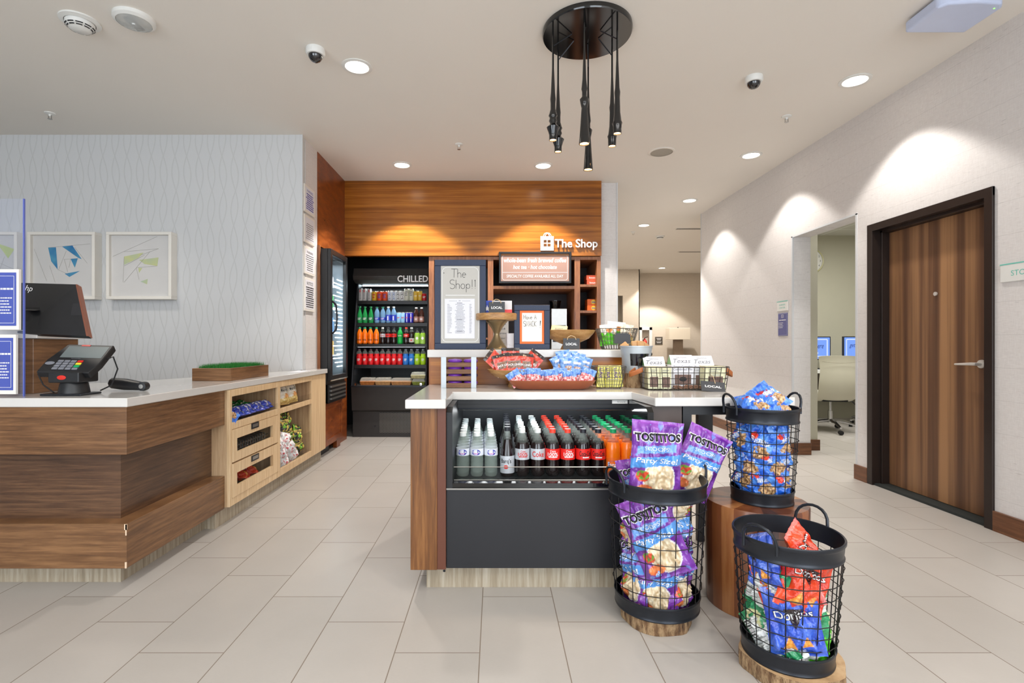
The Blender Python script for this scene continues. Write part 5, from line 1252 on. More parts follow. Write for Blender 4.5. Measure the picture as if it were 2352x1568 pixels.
# ---------------------------------------------------------------- island
t = E('shop_island', (.2, 2.7, 0), 'walnut and black island counter in the middle of the shop with raised bar', 'counter')
bx(-.372, -.256, 2.25, 3.03, .113, .8215).build('end_panel', M_isl, t, bevel=.001)
bx(-.2555, -.218, 2.255, 2.6, .113, .8215).build('filler_strip', mat('reddish_brown_strip', (96, 54, 38), .4, var=.05), t)
m = MB(); m.box(-.312, .86, 2.33, 3.40, 0, .112); m.build('kick', M_kick, t)
m = MB(); m.lathe([(0, .002), (.006, .002)], 10, M=FM((-.232, 2.33, .075), '-Y'), caps=False); m.build('cable_hole', M_ink, t)
bx(.70, .845, 2.33, 3.03, .113, .8215).build('right_panel', mat('dark_grey_wood', (76, 64, 58), .45, var=.2, scale=10), t)
bx(-.385, .745, 3.032, 3.42, .863, 1.023).build('bar_upstand', M_walnut, t)
bx(-.372, .745, 3.032, 3.42, .113, .862).build('rear_body', M_isl, t)
m = MB(); m.box(.85, .89, 2.33, 2.37, 0, .8215); m.box(.85, 1.30, 2.3305, 2.37, .782, .8215); m.box(1.26, 1.30, 2.33, 2.37, 0, .79)
m.build('table_frame', M_black, t); bx(1.13, 1.21, 2.86, 2.90, 0, .8215).build('rear_leg', M_black, t)
poly = [(-.391, 2.22), (-.215, 2.22), (-.213, 2.575), (.684, 2.575), (.715, 2.30), (1.355, 2.32), (1.305, 2.97), (.77, 3.03), (-.393, 3.03)]
T(MB().prism(poly, .8225, .862).build('white_worktop', M_quartz, bevel=.003), 'white quartz lower worktop of the island, notched around the drinks case', 'worktop')
T(bx(-.398, .768, 2.995, 3.45, 1.0235, 1.068).build('white_bar_top', M_quartz, bevel=.003), 'long white quartz raised bar top behind the lower island worktop', 'worktop')

# drinks case
t = E('drinks_case', (.24, 2.6, .113), 'black open drinks merchandiser built into the front of the island', 'cooler')
m = MB(); m.prism([(2.27, .466), (2.27, .80), (2.30, .8215), (3.03, .8215), (3.03, .466)], -.2165, -.190, 0, RX); m.build('side_panel', M_black, t)
m = MB(); m.prism([(2.27, .466), (2.27, .80), (2.30, .8215), (3.03, .8215), (3.03, .466)], .672, .699, 0, RX); m.build('side_panel', M_gblack, t)
bx(-.2165, .699, 2.27, 3.03, .113, .462).build('lower_panel', M_panel, t)
bx(-.2165, .699, 2.262, 2.272, .4605, .467).build('chrome_strip', M_steel, t)
bx(-.19, .672, 2.37, 3.0, .467, .478).build('deck', M_black, t)
m = MB(); m.prism([(2.275, .467), (2.275, .486), (2.30, .492), (2.35, .487), (2.36, .478), (2.36, .467)], -.19, .672, 0, RX); m.build('front_rail', M_gblack, t)
bx(-.185, .668, 2.281, 2.286, .4865, .556).build('glass_lip', M_glass, t)
m = MB(); m.tube([(-.185, 2.2835, .556), (.668, 2.2835, .556)], .0022, 5); m.tube([(-.185, 2.30, .494), (.668, 2.30, .494)], .002, 5); m.build('lip_edge', M_steel, t)
bx(-.19, .672, 3.0, 3.03, .467, .8215).build('back_panel', M_black, t)
m = MB(); m.box(-.19, .672, 2.60, 3.0, .800, .8215); m.box(-.19, .672, 2.61, 2.70, .778, .800); m.build('header', M_black, t)
m = MB(); m.tube([(-.19, 2.605, .812), (.672, 2.605, .812)], .0018, 5); m.tube([(-.19, 2.64, .764), (.672, 2.64, .764)], .002, 5); m.build('header_trim', M_steel, t)
bx(-.19, .672, 2.64, 2.72, .766, .778).build('air_grille', M_blackm, t)
m = MB(); m.box(.59, .668, 2.598, 2.603, .8008, .8185); bd = m.build('badge', M_white, t); m = MB(); m.text('Structural', 1, orient((.636, 2.5975, .81), (0, -1, 0)), width=.04); m.build('badge_print', M_ink, bd)
m = MB(); m.box(-.185, .668, 2.72, 2.735, .768, .776); m.build('light_strip', M_ledw, t)
area('case_light', (.24, 2.62, .765), (R(-18), 0, 0), .8, .05, 1.6, (.95, .98, 1))
area('case_light', (.24, 2.9, .79), (R(20), 0, 0), .8, .05, 1.0, (.95, .98, 1))

P1 = bottle_proto('water_bottle', .205, .0315, M_petw, M_petw, M_whitecap, M_clearl, (.48, .64), .5, [('@oval', .56, .042, .028, M_blueink, .0012), ('Pure Life', .565, .036, .010, M_wink, .002), ('III', .53, .018, .006, mat('magenta_ink', (190, 60, 170), .5), .002)], 'water', capr=.0155)
P2 = bottle_proto('root_beer_bottle', .232, .0335, M_cola, M_pet, M_blackcap, M_silver, (.07, .42), .72, [("Barq's", .31, .05, .026, M_ink, .001), ('@oval', .20, .022, .018, M_redink, .001)], 'cone')
cola_t = lambda l, tx, c: bottle_proto('cola_bottle', .222, .0345, M_cola, M_pet, c, l, (.36, .59), .72, tx, 'soda')
P3 = cola_t(M_silver, [('Coke', .54, .022, .010, M_redink, .001), ('100%', .475, .048, .016, M_redink, .001), ('~1', .425, .04, .005, M_redink, .001)], M_whitecap)
P4 = cola_t(M_silver, [('Coke', .48, .058, .026, M_redink, .001)], M_whitecap)
P5 = cola_t(M_redl, [('Coca', .545, .026, .010, M_wink, .001), ('100%', .475, .050, .017, M_wink, .001), ('~1', .42, .042, .006, M_wink, .001)], M_redcap)
P7 = cola_t(M_redl, [('Coca-Cola', .49, .062, .024, M_ink, .001), ('~1', .41, .03, .006, M_wink, .001)], M_blackcap)
P9 = bottle_proto('orange_soda_bottle', .222, .0345, M_oj, M_pet, M_greencap, mat('orange_label', (240, 110, 30), .35), (.10, .40), .74, [('@oval', .26, .05, .036, M_blueink, .0008), ('Fanta', .26, .05, .022, M_wink, .002)], 'soda')
cols = [(P1, 'clear water bottle with white cap', 'leftmost water column'), (P1, 'clear water bottle with white cap', 'middle water column'), (P1, 'clear water bottle with white cap', 'right water column'),
        (P2, 'root beer bottle', 'column with low silver labels'), (P3, 'silver-label cola bottle with pale cap', 'left silver-label column'), (P4, 'silver-label cola bottle with pale cap', 'right silver-label column'),
        (P5, 'red-capped cola bottle', 'left red-cap column'), (P5, 'red-capped cola bottle', 'right red-cap column'), (P7, 'black-capped red-label cola bottle', 'left black-cap column'), (P7, 'black-capped red-label cola bottle', 'right black-cap column'),
        (P9, 'orange soda bottle with green cap', 'left orange column'), (P9, 'orange soda bottle with green cap', 'right orange column')]
rd = random.Random(11)
for i, (p, nm, cn) in enumerate(cols):
    for j in range(7):
        x = -.158+.0718*i+rd.uniform(-.002, .002); y = 2.445+.0735*j
        if p is P1: x = -.155+.067*i-.002*j
        p.put(Matrix.Translation((x, y, .4785)) @ Matrix.Rotation(rd.uniform(-.25, .25) if p is not P1 else rd.uniform(-.12, .12), 4, 'Z'), '%s, %s, %s in the case' % (nm, cn, (ORD[j]+' from the front') if j else 'front one'), 'drink bottles in the island case')

# ---------------------------------------------------------------- handwriting strokes
def arc(cx, cy, rx, ry, a0, a1, n=9): return [(cx+rx*math.cos(R(a0+(a1-a0)*i/n)), cy+ry*math.sin(R(a0+(a1-a0)*i/n))) for i in range(n+1)]
G = {'T': [[(0, 1), (.7, 1)], [(.35, 1), (.33, 0)]], 'h': [[(0, 1), (0, 0)], [(0, .35)]+arc(.2, .35, .2, .2, 180, 0)+[(.4, 0)]], 'e': [[(.02, .3), (.4, .3)]+arc(.2, .27, .2, .27, 10, 310)],
     'S': [arc(.3, .75, .26, .25, 30, 270)+arc(.3, .25, .28, .26, 90, -150)], 'o': [arc(.22, .27, .22, .27, 90, 450, 14)], 'p': [[(0, .5), (0, -.4)], arc(.2, .27, .2, .25, 170, -170, 12)], '!': [[(.1, 1), (.1, .2)], [(.1, .06), (.1, .0)]],
     'H': [[(0, 1), (0, 0)], [(.5, 1), (.5, 0)], [(0, .5), (.5, .5)]], 'a': [arc(.2, .25, .2, .25, 60, 400, 12), [(.4, .5), (.42, 0)]], 'v': [[(0, .5), (.18, 0), (.36, .5)]], 'A': [[(0, 0), (.27, 1), (.54, 0)], [(.12, .4), (.43, .4)]],
     'N': [[(0, 0), (0, 1), (.5, 0), (.5, 1)]], 'C': [arc(.3, .5, .3, .5, 60, 300)], 'K': [[(0, 1), (0, 0)], [(.5, 1), (0, .45), (.5, 0)]], ' ': [], 'W': [[(0, 1), (.2, 0), (.4, .8), (.6, 0), (.8, 1)]]}
GW = {'T': .75, 'h': .55, 'e': .55, 'S': .7, 'o': .6, 'p': .55, '!': .35, 'H': .7, 'a': .6, 'v': .5, 'A': .7, 'N': .7, 'C': .65, 'K': .65, ' ': .45}
def hand(m, s, x, y, h, M, r, sx=1.0):
    for ch in s:
        for st in G[ch]:
            pts = [(x+a*h*sx, y+b*h, 0) for a, b in st]
            m.tube(pts, r, 5, M=M)
        x += GW[ch]*h*sx

# ---------------------------------------------------------------- raised bar items
BZ = 1.0685
def frame_sign(name, px0, px1, py0, Y, b, lb, cat='sign'):
    x0 = at(px0, 0, Y).x; x1 = at(px1, 0, Y).x; z1 = at(0, py0, Y).z; t = E(name, ((x0+x1)/2, Y, BZ), lb, cat)
    m = MB(); y0, y1 = Y, Y+.022
    for A_ in ((x0, x1, z1-b, z1), (x0, x1, BZ, BZ+b), (x0, x0+b, BZ+b, z1-b), (x1-b, x1, BZ+b, z1-b)): m.box(A_[0], A_[1], y0, y1, A_[2], A_[3])
    m.build('frame', M_navy, t, bevel=.002); return t, x0, x1, z1
t, x0, x1, z1 = frame_sign('framed_menu_board', 998, 1116, 596, 3.13, .037, 'tall navy-framed board with handwritten The Shop above a printed menu sheet', 'menu board')
b = .037; yb = 3.138
bx(x0+b, x1-b, yb, 3.148, BZ+b, z1-b).build('board', M_board, t)
M = orient(((x0+x1)/2, yb-.0006, (BZ+z1)/2), (0, -1, 0)); hw = (x1-x0)/2-b; hh = (z1-BZ)/2-b
m = MB(); m.rrect(-hw+.008, hw-.008, -hh+.008, hh-.008, .002, .03, 0, 0, M); m.quad(-hw+.03, hw-.03, hh*.235, hh*.235+.003, 0, 0, M); m.build('border_line', M_wink, t)
m = MB(); hand(m, 'The', -.055, hh*.70, .052, M, .0013); hand(m, 'Shop!!', -.065, hh*.41, .055, M, .0013); m.build('handwriting', M_ink, t)
m = MB(); m.lathe([(0, .001), (.003, .0008)], 8, M=M @ Matrix.Translation((-.10, hh*.9-.02, 0))); m.build('mark', M_ink, t); m = MB(); m.lathe([(0, .001), (.003, .0008)], 8, M=M @ Matrix.Translation((.09, hh*.62, 0))); m.build('mark', M_ink, t)
py0 = -hh+.03; py1 = hh*.15
m = MB(); m.box(-hw+.025, hw-.032, py0, py1, 0, .0012, 0, M); pg = m.build('menu_sheet', M_paper, t)
M2 = M @ Matrix.Translation((-.004, 0, .0018)); m = MB(); m.quad(-.065, -.015, py1-.014, py1-.0125, 0, 0, M2); m.quad(.015, .065, py1-.014, py1-.0125, 0, 0, M2); m.text('M', .014, M2 @ Matrix.Translation((0, py1-.013, 0)))
m.lines(-.075, -.045, py0+.03, py1-.03, 20, M2, h=.3, seed=2, ragged=.6); m.lines(-.03, .035, py0+.03, py1-.03, 24, M2, h=.32, seed=3, ragged=.5, center=True); m.lines(.06, .075, py0+.03, py1-.03, 20, M2, h=.3, seed=5, ragged=.3)
for yy in (py1-.026, py1-.126, py0+.043): m.text('~1', 1, M2 @ Matrix.Translation((0, yy, .0004)), width=.032, height=.004)
m.build('menu_print', M_greyink, pg)
t, x0, x1, z1 = frame_sign('framed_snack_sign', 1181, 1263, 700, 3.12, .034, 'black-framed orange sign with handwritten Have A SNACK on a white card')
b = .034; M = orient(((x0+x1)/2, 3.1275, (BZ+z1)/2), (0, -1, 0)); hw = (x1-x0)/2-b; hh = (z1-BZ)/2-b
bx(x0+b, x1-b, 3.128, 3.138, BZ+b, z1-b).build('orange_mat', M_orange, t)
m = MB(); m.box(-hw+.014, hw-.014, -hh+.014, hh-.014, -.001, .0006, 0, M); m.build('white_card', M_offw, t, bevel=.0)
m = MB(); hand(m, 'Have A', -.05, hh*.48, .027, M @ Matrix.Translation((0, 0, .0008)), .0011, .85); hand(m, 'SNACK', -.052, hh*.05, .032, M @ Matrix.Translation((0, 0, .0008)), .0012, .75); m.tube([(.052, hh*.05+.034, .001), (.050, hh*.05+.002, .001)], [.003, .001], 5, M=M); m.tube([(.050, hh*.05-.006, .001), (.050, hh*.05-.009, .001)], .0015, 5, M=M); m.build('handwriting', M_ink, t)

def local_tag(c, wd, hg, n, lb, roll=0, arch=True):
    t = E('local_sign', c, lb, 'sign', 'black LOCAL tags'); M = orient((0, 0, 0), n, roll); m = MB()
    m.box(-wd/2, wd/2, 0, hg, -.004, 0, 0, M); m.build('slate_tag', M_slate, t, world=False, bevel=.001)
    m = MB(); m.text('LOCAL', 1, M @ Matrix.Translation((0, hg*.48, .0006)), width=wd*.68, height=hg*.22, off=.03); m.build('lettering', M_wink, t, world=False)
    m = MB()
    if arch: m.tube([(-wd*.26, hg*.86, .004), (-wd*.22, hg*1.08, .006), (-wd*.06, hg*1.22, .004), (wd*.06, hg*1.20, .006), (wd*.22, hg*1.08, .006), (wd*.27, hg*.86, .004)], .0022, 6, M=M)
    else: m.tube([(wd*.1, hg*.8, .002), (wd*.05, hg*1.5, .0), (-wd*.3, hg*2.1, -.0), (-wd*.5, hg*2.6, 0)], .0018, 6, M=M)
    m.build('twine', M_twine, t, True, world=False); return t
# cake stand
cx = at(1141, 0, 3.17).x; cy = 3.17
t = E('cake_stand', (cx, cy, BZ), 'round wooden plate on an hourglass brass pedestal on the raised bar', 'cake stand')
m = MB(); m.lathe([(.0, 1.247), (.128, 1.247), (.131, 1.252), (.131, 1.284), (.128, 1.288), (0, 1.288)], 48, M=Matrix.Translation((cx, cy, 0))); m.build('plate', M_bowl, t, True)
m = MB(); m.lathe([(0, BZ), (.066, BZ), (.067, BZ+.006), (.060, BZ+.014), (.050, BZ+.026), (.030, BZ+.058), (.018, BZ+.088), (.0165, BZ+.095), (.019, BZ+.102), (.034, BZ+.132), (.054, BZ+.158), (.066, BZ+.170), (.068, 1.2465)], 32, M=Matrix.Translation((cx, cy, 0))); m.build('pedestal', M_brass, t, True)
t = E('flag_snack_box', (cx-.0, cy-.02, 1.2885), 'box printed as a Texas flag standing on the cake stand behind a LOCAL tag', 'box')
a = at(1113, 0, 3.14).x; b_ = at(1176, 0, 3.14).x; hz = 1.2885
bx(a, b_, 3.15, 3.20, hz, hz+.078).build('carton', mat('flag_white', (226, 222, 222), .5), t)
m = MB(); m.box(a-.0006, a+.045, 3.149, 3.2006, hz, hz+.0785); m.build('blue_field', mat('flag_blue', (40, 70, 180), .5), t)
m = MB(); m.box(a+.045, b_+.0006, 3.149, 3.2006, hz, hz+.024); m.build('red_stripe', M_redl, t)
m = MB(); M = orient((a+.016, 3.148, hz+.03), (0, -1, 0)); m.add([(math.sin(2*PI*i/10)*(.022 if i % 2 == 0 else .009), math.cos(2*PI*i/10)*(.022 if i % 2 == 0 else .009), 0) for i in range(10)], [tuple(range(9, -1, -1))], 0, M); m.build('star', M_wink, t)
local_tag((at(1141, 0, 3.10).x, 3.105, 1.2885), .098, .068, (0, -1, .05), 'black LOCAL tag with twine bow on the cake stand')
local_tag((at(1313, 0, 3.03).x, 3.035, BZ+.001), .098, .066, (0, -1, .06), 'black LOCAL tag with twine arch leaning before the wooden bowl on the raised bar')
def bowl(c, r, h, fr, lb, foot=.03, mt=None):
    t = E('wooden_bowl', c, lb, 'bowl', 'footed wooden bowls')
    m = MB(); m.lathe([(0, 0), (fr, 0), (fr*.85, foot*.6), (fr*.7, foot), (r*.42, foot+.012), (r*.75, foot+(h-foot)*.42), (r*.93, foot+(h-foot)*.78), (r, h), (r-.006, h+.001), (r*.88, foot+(h-foot)*.74), (r*.6, foot+(h-foot)*.36), (0, foot+.014)], 40); m.build('bowl_body', M_bowl, t, True, world=False, auto=60); return t
bc = (at(1307, 0, 3.22).x, 3.215, BZ)
bowl(bc, .162, .118, .055, 'wide wooden footed bowl on the raised bar behind the right LOCAL tag', .03)
m = MB(); MM = orient((at(1283, 0, 3.2).x, 3.18, BZ+.125), (-.1, -.7, .7), R(-6)); m.box(-.05, .05, -.035, .035, -.014, .0, 0, MM); o = T(m.build('snack_packet', M_cream, bevel=.003), 'pale yellow packet resting in the wooden bowl on the raised bar', 'packet'); m = MB(); m.text('~2', 1, MM @ Matrix.Translation((0, .0, .001)), width=.05, height=.014); m.build('print', M_greyink, o)
m = MB(); MM = orient((at(1320, 0, 3.25).x, 3.25, BZ+.095), (.1, -.7, .7), R(12)); m.box(-.06, .06, -.035, .035, -.02, .0, 0, MM); T(m.build('snack_packet', mat('brown_packet', (150, 120, 84), .5), bevel=.004), 'brown packet lying deeper in the wooden bowl on the raised bar', 'packet')

# wire basket helper (tapered box or round)
def wire_basket(c, lx, ly, lz, taper, lb, mt, nx, ny, nz_, r=.0016, rim=.003, name='wire_basket', label_plate=None):
    t = E(name, c, lb, 'basket'); X_, Y_, Z_ = c
    def ringp(k):
        f = taper+(1-taper)*k; rr = .03*min(1, ly/.15); pts = []
        hx, hy = lx/2*f, ly/2*f
        for cx_, cy_, a0 in ((hx-rr, hy-rr, 0), (-hx+rr, hy-rr, 90), (-hx+rr, -hy+rr, 180), (hx-rr, -hy+rr, 270)):
            for i in range(4): a = R(a0+30*i); pts.append((X_+cx_+rr*math.cos(a), Y_+cy_+rr*math.sin(a), Z_+.002+lz*k))
        return pts
    m = MB()
    for k in range(nz_): m.tube(ringp(k/nz_), r, 5, True)
    hx, hy = lx/2, ly/2
    for i in range(nx+1):
        u = -1+2*i/nx
        for s in (-1, 1): m.tube([(X_+u*hx*.9, Y_+s*hy, Z_+lz), (X_+u*hx*.9*taper, Y_+s*hy*taper, Z_+.002)], r, 4)
        m.tube([(X_+u*hx*.9*taper, Y_-hy*taper, Z_+.002), (X_+u*hx*.9*taper, Y_+hy*taper, Z_+.002)], r, 4)
    for i in range(ny+1):
        u = -1+2*i/ny
        for s in (-1, 1): m.tube([(X_+s*hx, Y_+u*hy*.8, Z_+lz), (X_+s*hx*taper, Y_+u*hy*.8*taper, Z_+.002)], r, 4)
    m.build('wire_mesh', mt, t, True)
    MB().tube(ringp(1), rim, 6, True).build('rim', mt, t, True)
    return t
gx = at(1416, 0, 3.20).x
t = wire_basket((gx, 3.20, BZ), .235, .17, .125, .72, 'grey wire basket of green chip bags on the right end of the raised bar', M_wireg, 10, 7, 5)
m = MB(); m.box(gx-.035, gx+.063, 3.108, 3.112, BZ+.035, BZ+.098); m.build('slate_tag', M_slate, t); m = MB(); m.tube([(gx-.03, 3.105, BZ+.09), (gx-.045, 3.108, BZ+.127)], .002, 5); m.build('twine', M_twine, t); m = MB(); m.tube([(gx+.055, 3.105, BZ+.09), (gx+.065, 3.108, BZ+.127)], .002, 5); m.build('twine', M_twine, t)
for i, (dx, dy, z, n, rl, s, p, lb) in enumerate(((-.055, -.02, .09, (-.5, -.8, .2), .12, .75, P_lime, 'green and white chip bag at the left of the grey wire basket on the bar'), (.0, .02, .105, (0, -1, .1), -.1, .75, P_lime, 'green and white chip bag standing in the middle of the grey wire basket'),
      (.06, -.01, .095, (.3, -.9, .1), -.15, .72, P_baked, 'cream and orange bag at the right of the grey wire basket on the bar'), (-.02, .05, .10, (0, -1, -.1), .3, .75, P_pop, 'black-topped bag at the back of the grey wire basket on the bar'))):
    p.put(orient((gx+dx, 3.20+dy, BZ+z), n, rl, s), lb, 'bags in the grey wire basket')

# ---------------------------------------------------------------- lower worktop items
WZ = .8625
# crate
a, b_ = at(1013, 0, 2.80).x, at(1094, 0, 2.80).x; y0, y1 = 2.80, 2.93; z1 = 1.03
t = E('slatted_crate', ((a+b_)/2, 2.87, WZ), 'small upright crate with brown slats and galvanized corner strips holding purple snacks', 'crate')
z1 = CH-(823-788)/F*2.8
for k in range(4):
    zz = WZ+.0+.0375*k+.002; bx(a+.026, b_-.026, y0+.003, y0+.012, zz, zz+.024).build('front_slat', M_crate, t); 
    bx(b_-.012, b_-.003, y0+.012, y1-.01, zz, zz+.024).build('side_slat', M_crate, t); bx(a+.003, a+.012, y0+.012, y1-.01, zz, zz+.024).build('side_slat', M_crate, t)
bx(a+.003, b_-.003, y1-.01, y1, WZ, z1).build('back_board', M_crate, t); bx(a+.003, b_-.003, y0+.013, y1-.01, WZ, WZ+.008).build('base_board', M_crate, t)
for q0 in (a, b_-.028): bx(q0, q0+.028, y0, y0+.003, WZ, z1+.008).build('corner_strip', M_galv, t)
rd = random.Random(9); wr = [M_purple, mat('white_wrapper', (220, 214, 220), .4, var=.3, scale=40), M_purple, mat('dark_wrapper', (50, 30, 70), .4, var=.3)]
wn = ['purple', 'white', 'purple', 'dark']
for lv in range(4):
    for k in range(2):
        x = a+.036+.087*k; zz = WZ+.012+.040*lv; q_ = (lv*2+k*(1 if lv % 2 else 2)) % 4
        m = MB(); m.lathe([(0, 0), (.036, .002), (.042, .012), (.038, .022), (0, .026)], 14, M=Matrix.Translation((x+.036, 2.855, zz)), sx=.95)
        T(m.build('candy_pack', wr[q_] if lv < 3 else M_purple, None, True), 'small %s candy pack in the slatted crate, %s on the %s layer' % (wn[q_] if lv < 3 else 'purple', 'left' if k == 0 else 'right', ['bottom', 'second', 'third', 'top'][lv]), 'candy pack', 'candy packs in the crate')
# bowls
c1 = (at(1181, 0, 2.88).x, 2.875, WZ); t = bowl(c1, .150, .098, .036, 'wooden footed bowl of red jerky pouches on the lower worktop', .03)
for dx, dy, z, n, rl, lb in ((-.105, .0, .145, (.5, -.75, .3), .75, 'red jerky pouch leaning out at the left of the jerky bowl'), (-.02, .03, .155, (0, -1, .1), 0, 'red jerky pouch with black header upright at the back of the bowl'), (.0, -.03, .128, (0, -1, .25), .05, 'red jerky pouch at the front middle of the jerky bowl'),
     (.055, -.025, .126, (.1, -1, .25), -.1, 'red jerky pouch right of the front middle one'), (.10, .0, .14, (-.4, -.8, .3), -.6, 'red jerky pouch leaning out at the right of the jerky bowl'), (-.06, -.03, .124, (.2, -1, .3), .25, 'red jerky pouch at the front left of the jerky bowl')):
    P_jerky.put(orient((c1[0]+dx, c1[1]+dy, WZ+z), n, rl), lb, 'jerky pouches in the bowl')
c2 = (at(1312, 0, 2.92).x, 2.895, WZ); t = bowl(c2, .125, .085, .036, 'wooden footed bowl of light blue snack bags behind the copper tray', .03)
rd = random.Random(4)
for i, (dx, dy, z, rl) in enumerate(((-.07, .0, .13, .5), (-.03, -.03, .12, .1), (.02, -.03, .115, -.15), (.07, -.01, .12, -.3), (-.04, .04, .155, .2), (.04, .04, .14, -.2), (0, .05, .15, 0))):
    P_nut.put(orient((c2[0]+dx, c2[1]+dy, WZ+z), (dx*3, -1, .25), rl, .92), 'light blue snack bag in the smaller bowl, %s' % ['at the far left', 'front left', 'front right', 'at the far right', 'back left', 'back right', 'at the back middle'][i], 'light blue bags in the bowl')
# copper tray
cx = at(1266, 0, 2.73).x; cy = 2.735
t = E('copper_tray', (cx, cy, WZ), 'long rounded copper tray of blue and red snack bags on the lower worktop', 'tray')
def srect(hx, hy, z, n=40): return [((abs(math.cos(a))**.42)*(1 if math.cos(a) >= 0 else -1)*hx, (abs(math.sin(a))**.42)*(1 if math.sin(a) >= 0 else -1)*hy, z) for a in [2*PI*i/n for i in range(n)]]
rings = [srect(.17, .05, 0), srect(.19, .062, .006), srect(.215, .078, .026), srect(.233, .09, .050), srect(.229, .086, .050), srect(.21, .073, .027), srect(.18, .055, .010)]
m = MB(); vs = [p for r_ in rings for p in r_]; n = 40; fs = [(j*n+i, j*n+(i+1) % n, (j+1)*n+(i+1) % n, (j+1)*n+i) for j in range(len(rings)-1) for i in range(n)]+[tuple(range(n-1, -1, -1)), tuple(6*n+i for i in range(n))]
m.add(vs, fs); m.build('tray_body', M_copper, t, True, world=False, auto=60)
pos = ['at the far left', 'second from the left', 'third from the left', 'fourth from the left', 'in the middle', 'fourth from the right', 'third from the right', 'second from the right', 'at the far right']
for i in range(9):
    P_brd.put(orient((cx-.19+.0475*i, cy-.03+.03*(i % 2), WZ+.060+.006*((i*7) % 3)), (.1*((i % 3)-1), -1, .35), [.6, .1, -.05, .0, .1, -.1, .05, -.1, -.4][i], .9), 'blue-topped red snack bag, front row of the copper tray, %s' % pos[i], 'bags in the copper tray')
for i in range(6): P_brd.put(orient((cx-.15+.06*i, cy+.045, WZ+.055), (0, -1, .3), .15*((i % 3)-1), .85), 'blue-topped red snack bag, back row of the copper tray, %s from the left' % ORD[i], 'bags in the copper tray')
# bar basket
cx = at(1398, 0, 2.80).x
t = wire_basket((cx, 2.80, WZ), .17, .13, .118, .70, 'small grey wire basket of yellow snack bars right of the copper tray', M_wireg, 9, 7, 6, r=.0013, rim=.0022)
m = MB(); m.tube([(cx-.03, 2.735, WZ+.118), (cx-.032, 2.738, WZ+.06), (cx-.02, 2.742, WZ+.05), (cx+.04, 2.742, WZ+.05)], .002, 5); m.build('handle', M_wireg, t)
M_yel = mat('yellow_wrapper', (226, 218, 110), .35, var=.25, scale=30); M_purpi = mat('purple_ink', (100, 60, 150), .5)
for i in range(6):
    dx = -.05+.02*i; m = MB(); MM = orient((cx+dx, 2.77+.012*(i % 2), WZ+.064), (.15*((i % 3)-1), -1, .1), .08*((i % 3)-1)); m.box(-.019, .019, -.058, .058, -.006, .006, 0, MM); o = T(m.build('snack_bar', M_yel, bevel=.003), 'yellow snack bar with purple print, %s from the left in the small wire basket' % ORD[i], 'snack bar', 'bars in the small wire basket')
    m = MB(); m.text('LUNA', 1, MM @ Matrix.Translation((.0, .018, .0072)), width=.055, height=.018, rot=-PI/2, off=.02); m.build('lettering', M_purpi, o)
# log and bucket
cx = at(1461, 0, 2.87).x; cy = 2.87
m = MB(); m.lathe([(.074, WZ), (.073, WZ+.04), (.072, WZ+.078), (0, WZ+.078)], 36, mis=[0, 0, 1, 1], jit=.08, M=Matrix.Translation((cx, cy, 0))); T(m.build('log_slice', [M_bark, M_cut]), 'short bark-covered log slice under the galvanized bucket on the lower worktop', 'log slice')
z0 = WZ+.0785; t = E('galvanized_bucket', (cx, cy, z0), 'galvanized metal bucket with dark label plate, standing on a log slice', 'bucket')
hb = 1.092-z0; m = MB(); m.lathe([(0, z0), (.066, z0), (.067, z0+.004), (.088, z0+hb), (.091, z0+hb), (.091, z0+hb-.006), (.086, z0+hb-.003), (.064, z0+.006), (0, z0+.006)], 36, M=Matrix.Translation((cx, cy, 0))); m.build('bucket_body', M_galv, t, True, auto=50)
m = MB(); vs = []
for zz in (z0+.042, z0+.108):
    rr = .067+(.021*(zz-z0)/hb)+.0012
    for i in range(9): a = R(232+9.5*i); vs.append((cx+math.cos(a)*rr, cy+math.sin(a)*rr, zz))
m.add(vs, [(i, i+1, 10+i, 9+i) for i in range(8)]); m.build('label_plate', M_gblack, t, True)
M_kraft = mat('kraft_wrapper', (196, 150, 100), .5, var=.2, scale=30)
for i, (dx, dy, n, rl) in enumerate(((-.055, -.01, (-.3, -.8, .3), .7), (.0, .0, (0, -1, .2), .1), (.03, -.01, (.2, -.9, .2), -.1), (.055, .01, (.4, -.8, .3), -.7))):
    m = MB(); MM = orient((cx+dx*.8, cy+dy, 1.065), n, rl); m.box(-.02, .02, -.06, .055, -.006, .006, 0, MM); o = T(m.build('snack_bar', M_kraft, bevel=.004), 'kraft-brown snack bar sticking out of the galvanized bucket, %s' % ['leaning far left', 'left of centre', 'right of centre', 'leaning far right'][i], 'snack bar', 'bars in the galvanized bucket')
    m = MB(); m.box(-.016, .016, .0, .02, .006, .0068, 0, MM); m.build('print', M_ink, o)
# big wire basket with gift boxes
x0, x1 = .785, 1.205; cx = (x0+x1)/2; cy = 2.755
t = wire_basket((cx, cy, WZ), x1-x0+.015, .225, .118, .93, 'large dark wire basket with leather handles holding gift boxes, right end of the worktop', M_wire, 14, 7, 4, r=.0018, rim=.003)
m = MB(); m.tube([(x0-.012, cy-.05, .975), (x0-.055, cy-.045, .965), (x0-.062, cy-.03, .945)], .009, 6); 
def strap(s):
    m = MB(); xx = x0-.01 if s < 0 else x1+.01
    vs = []
    for i in range(9):
        a = PI*i/8; ex = math.sin(a)*.055*s
        for zz in (0, .026): vs.append((xx+ex, cy-.055+.11*i/8, .955-math.sin(a)*.03+zz))
    m.add(vs, [(2*i, 2*i+2, 2*i+3, 2*i+1) for i in range(8)]); o = m.build('leather_handle', M_leather, t, True); sd = o.modifiers.new('s', 'SOLIDIFY'); sd.thickness = .004
strap(-1); strap(1)
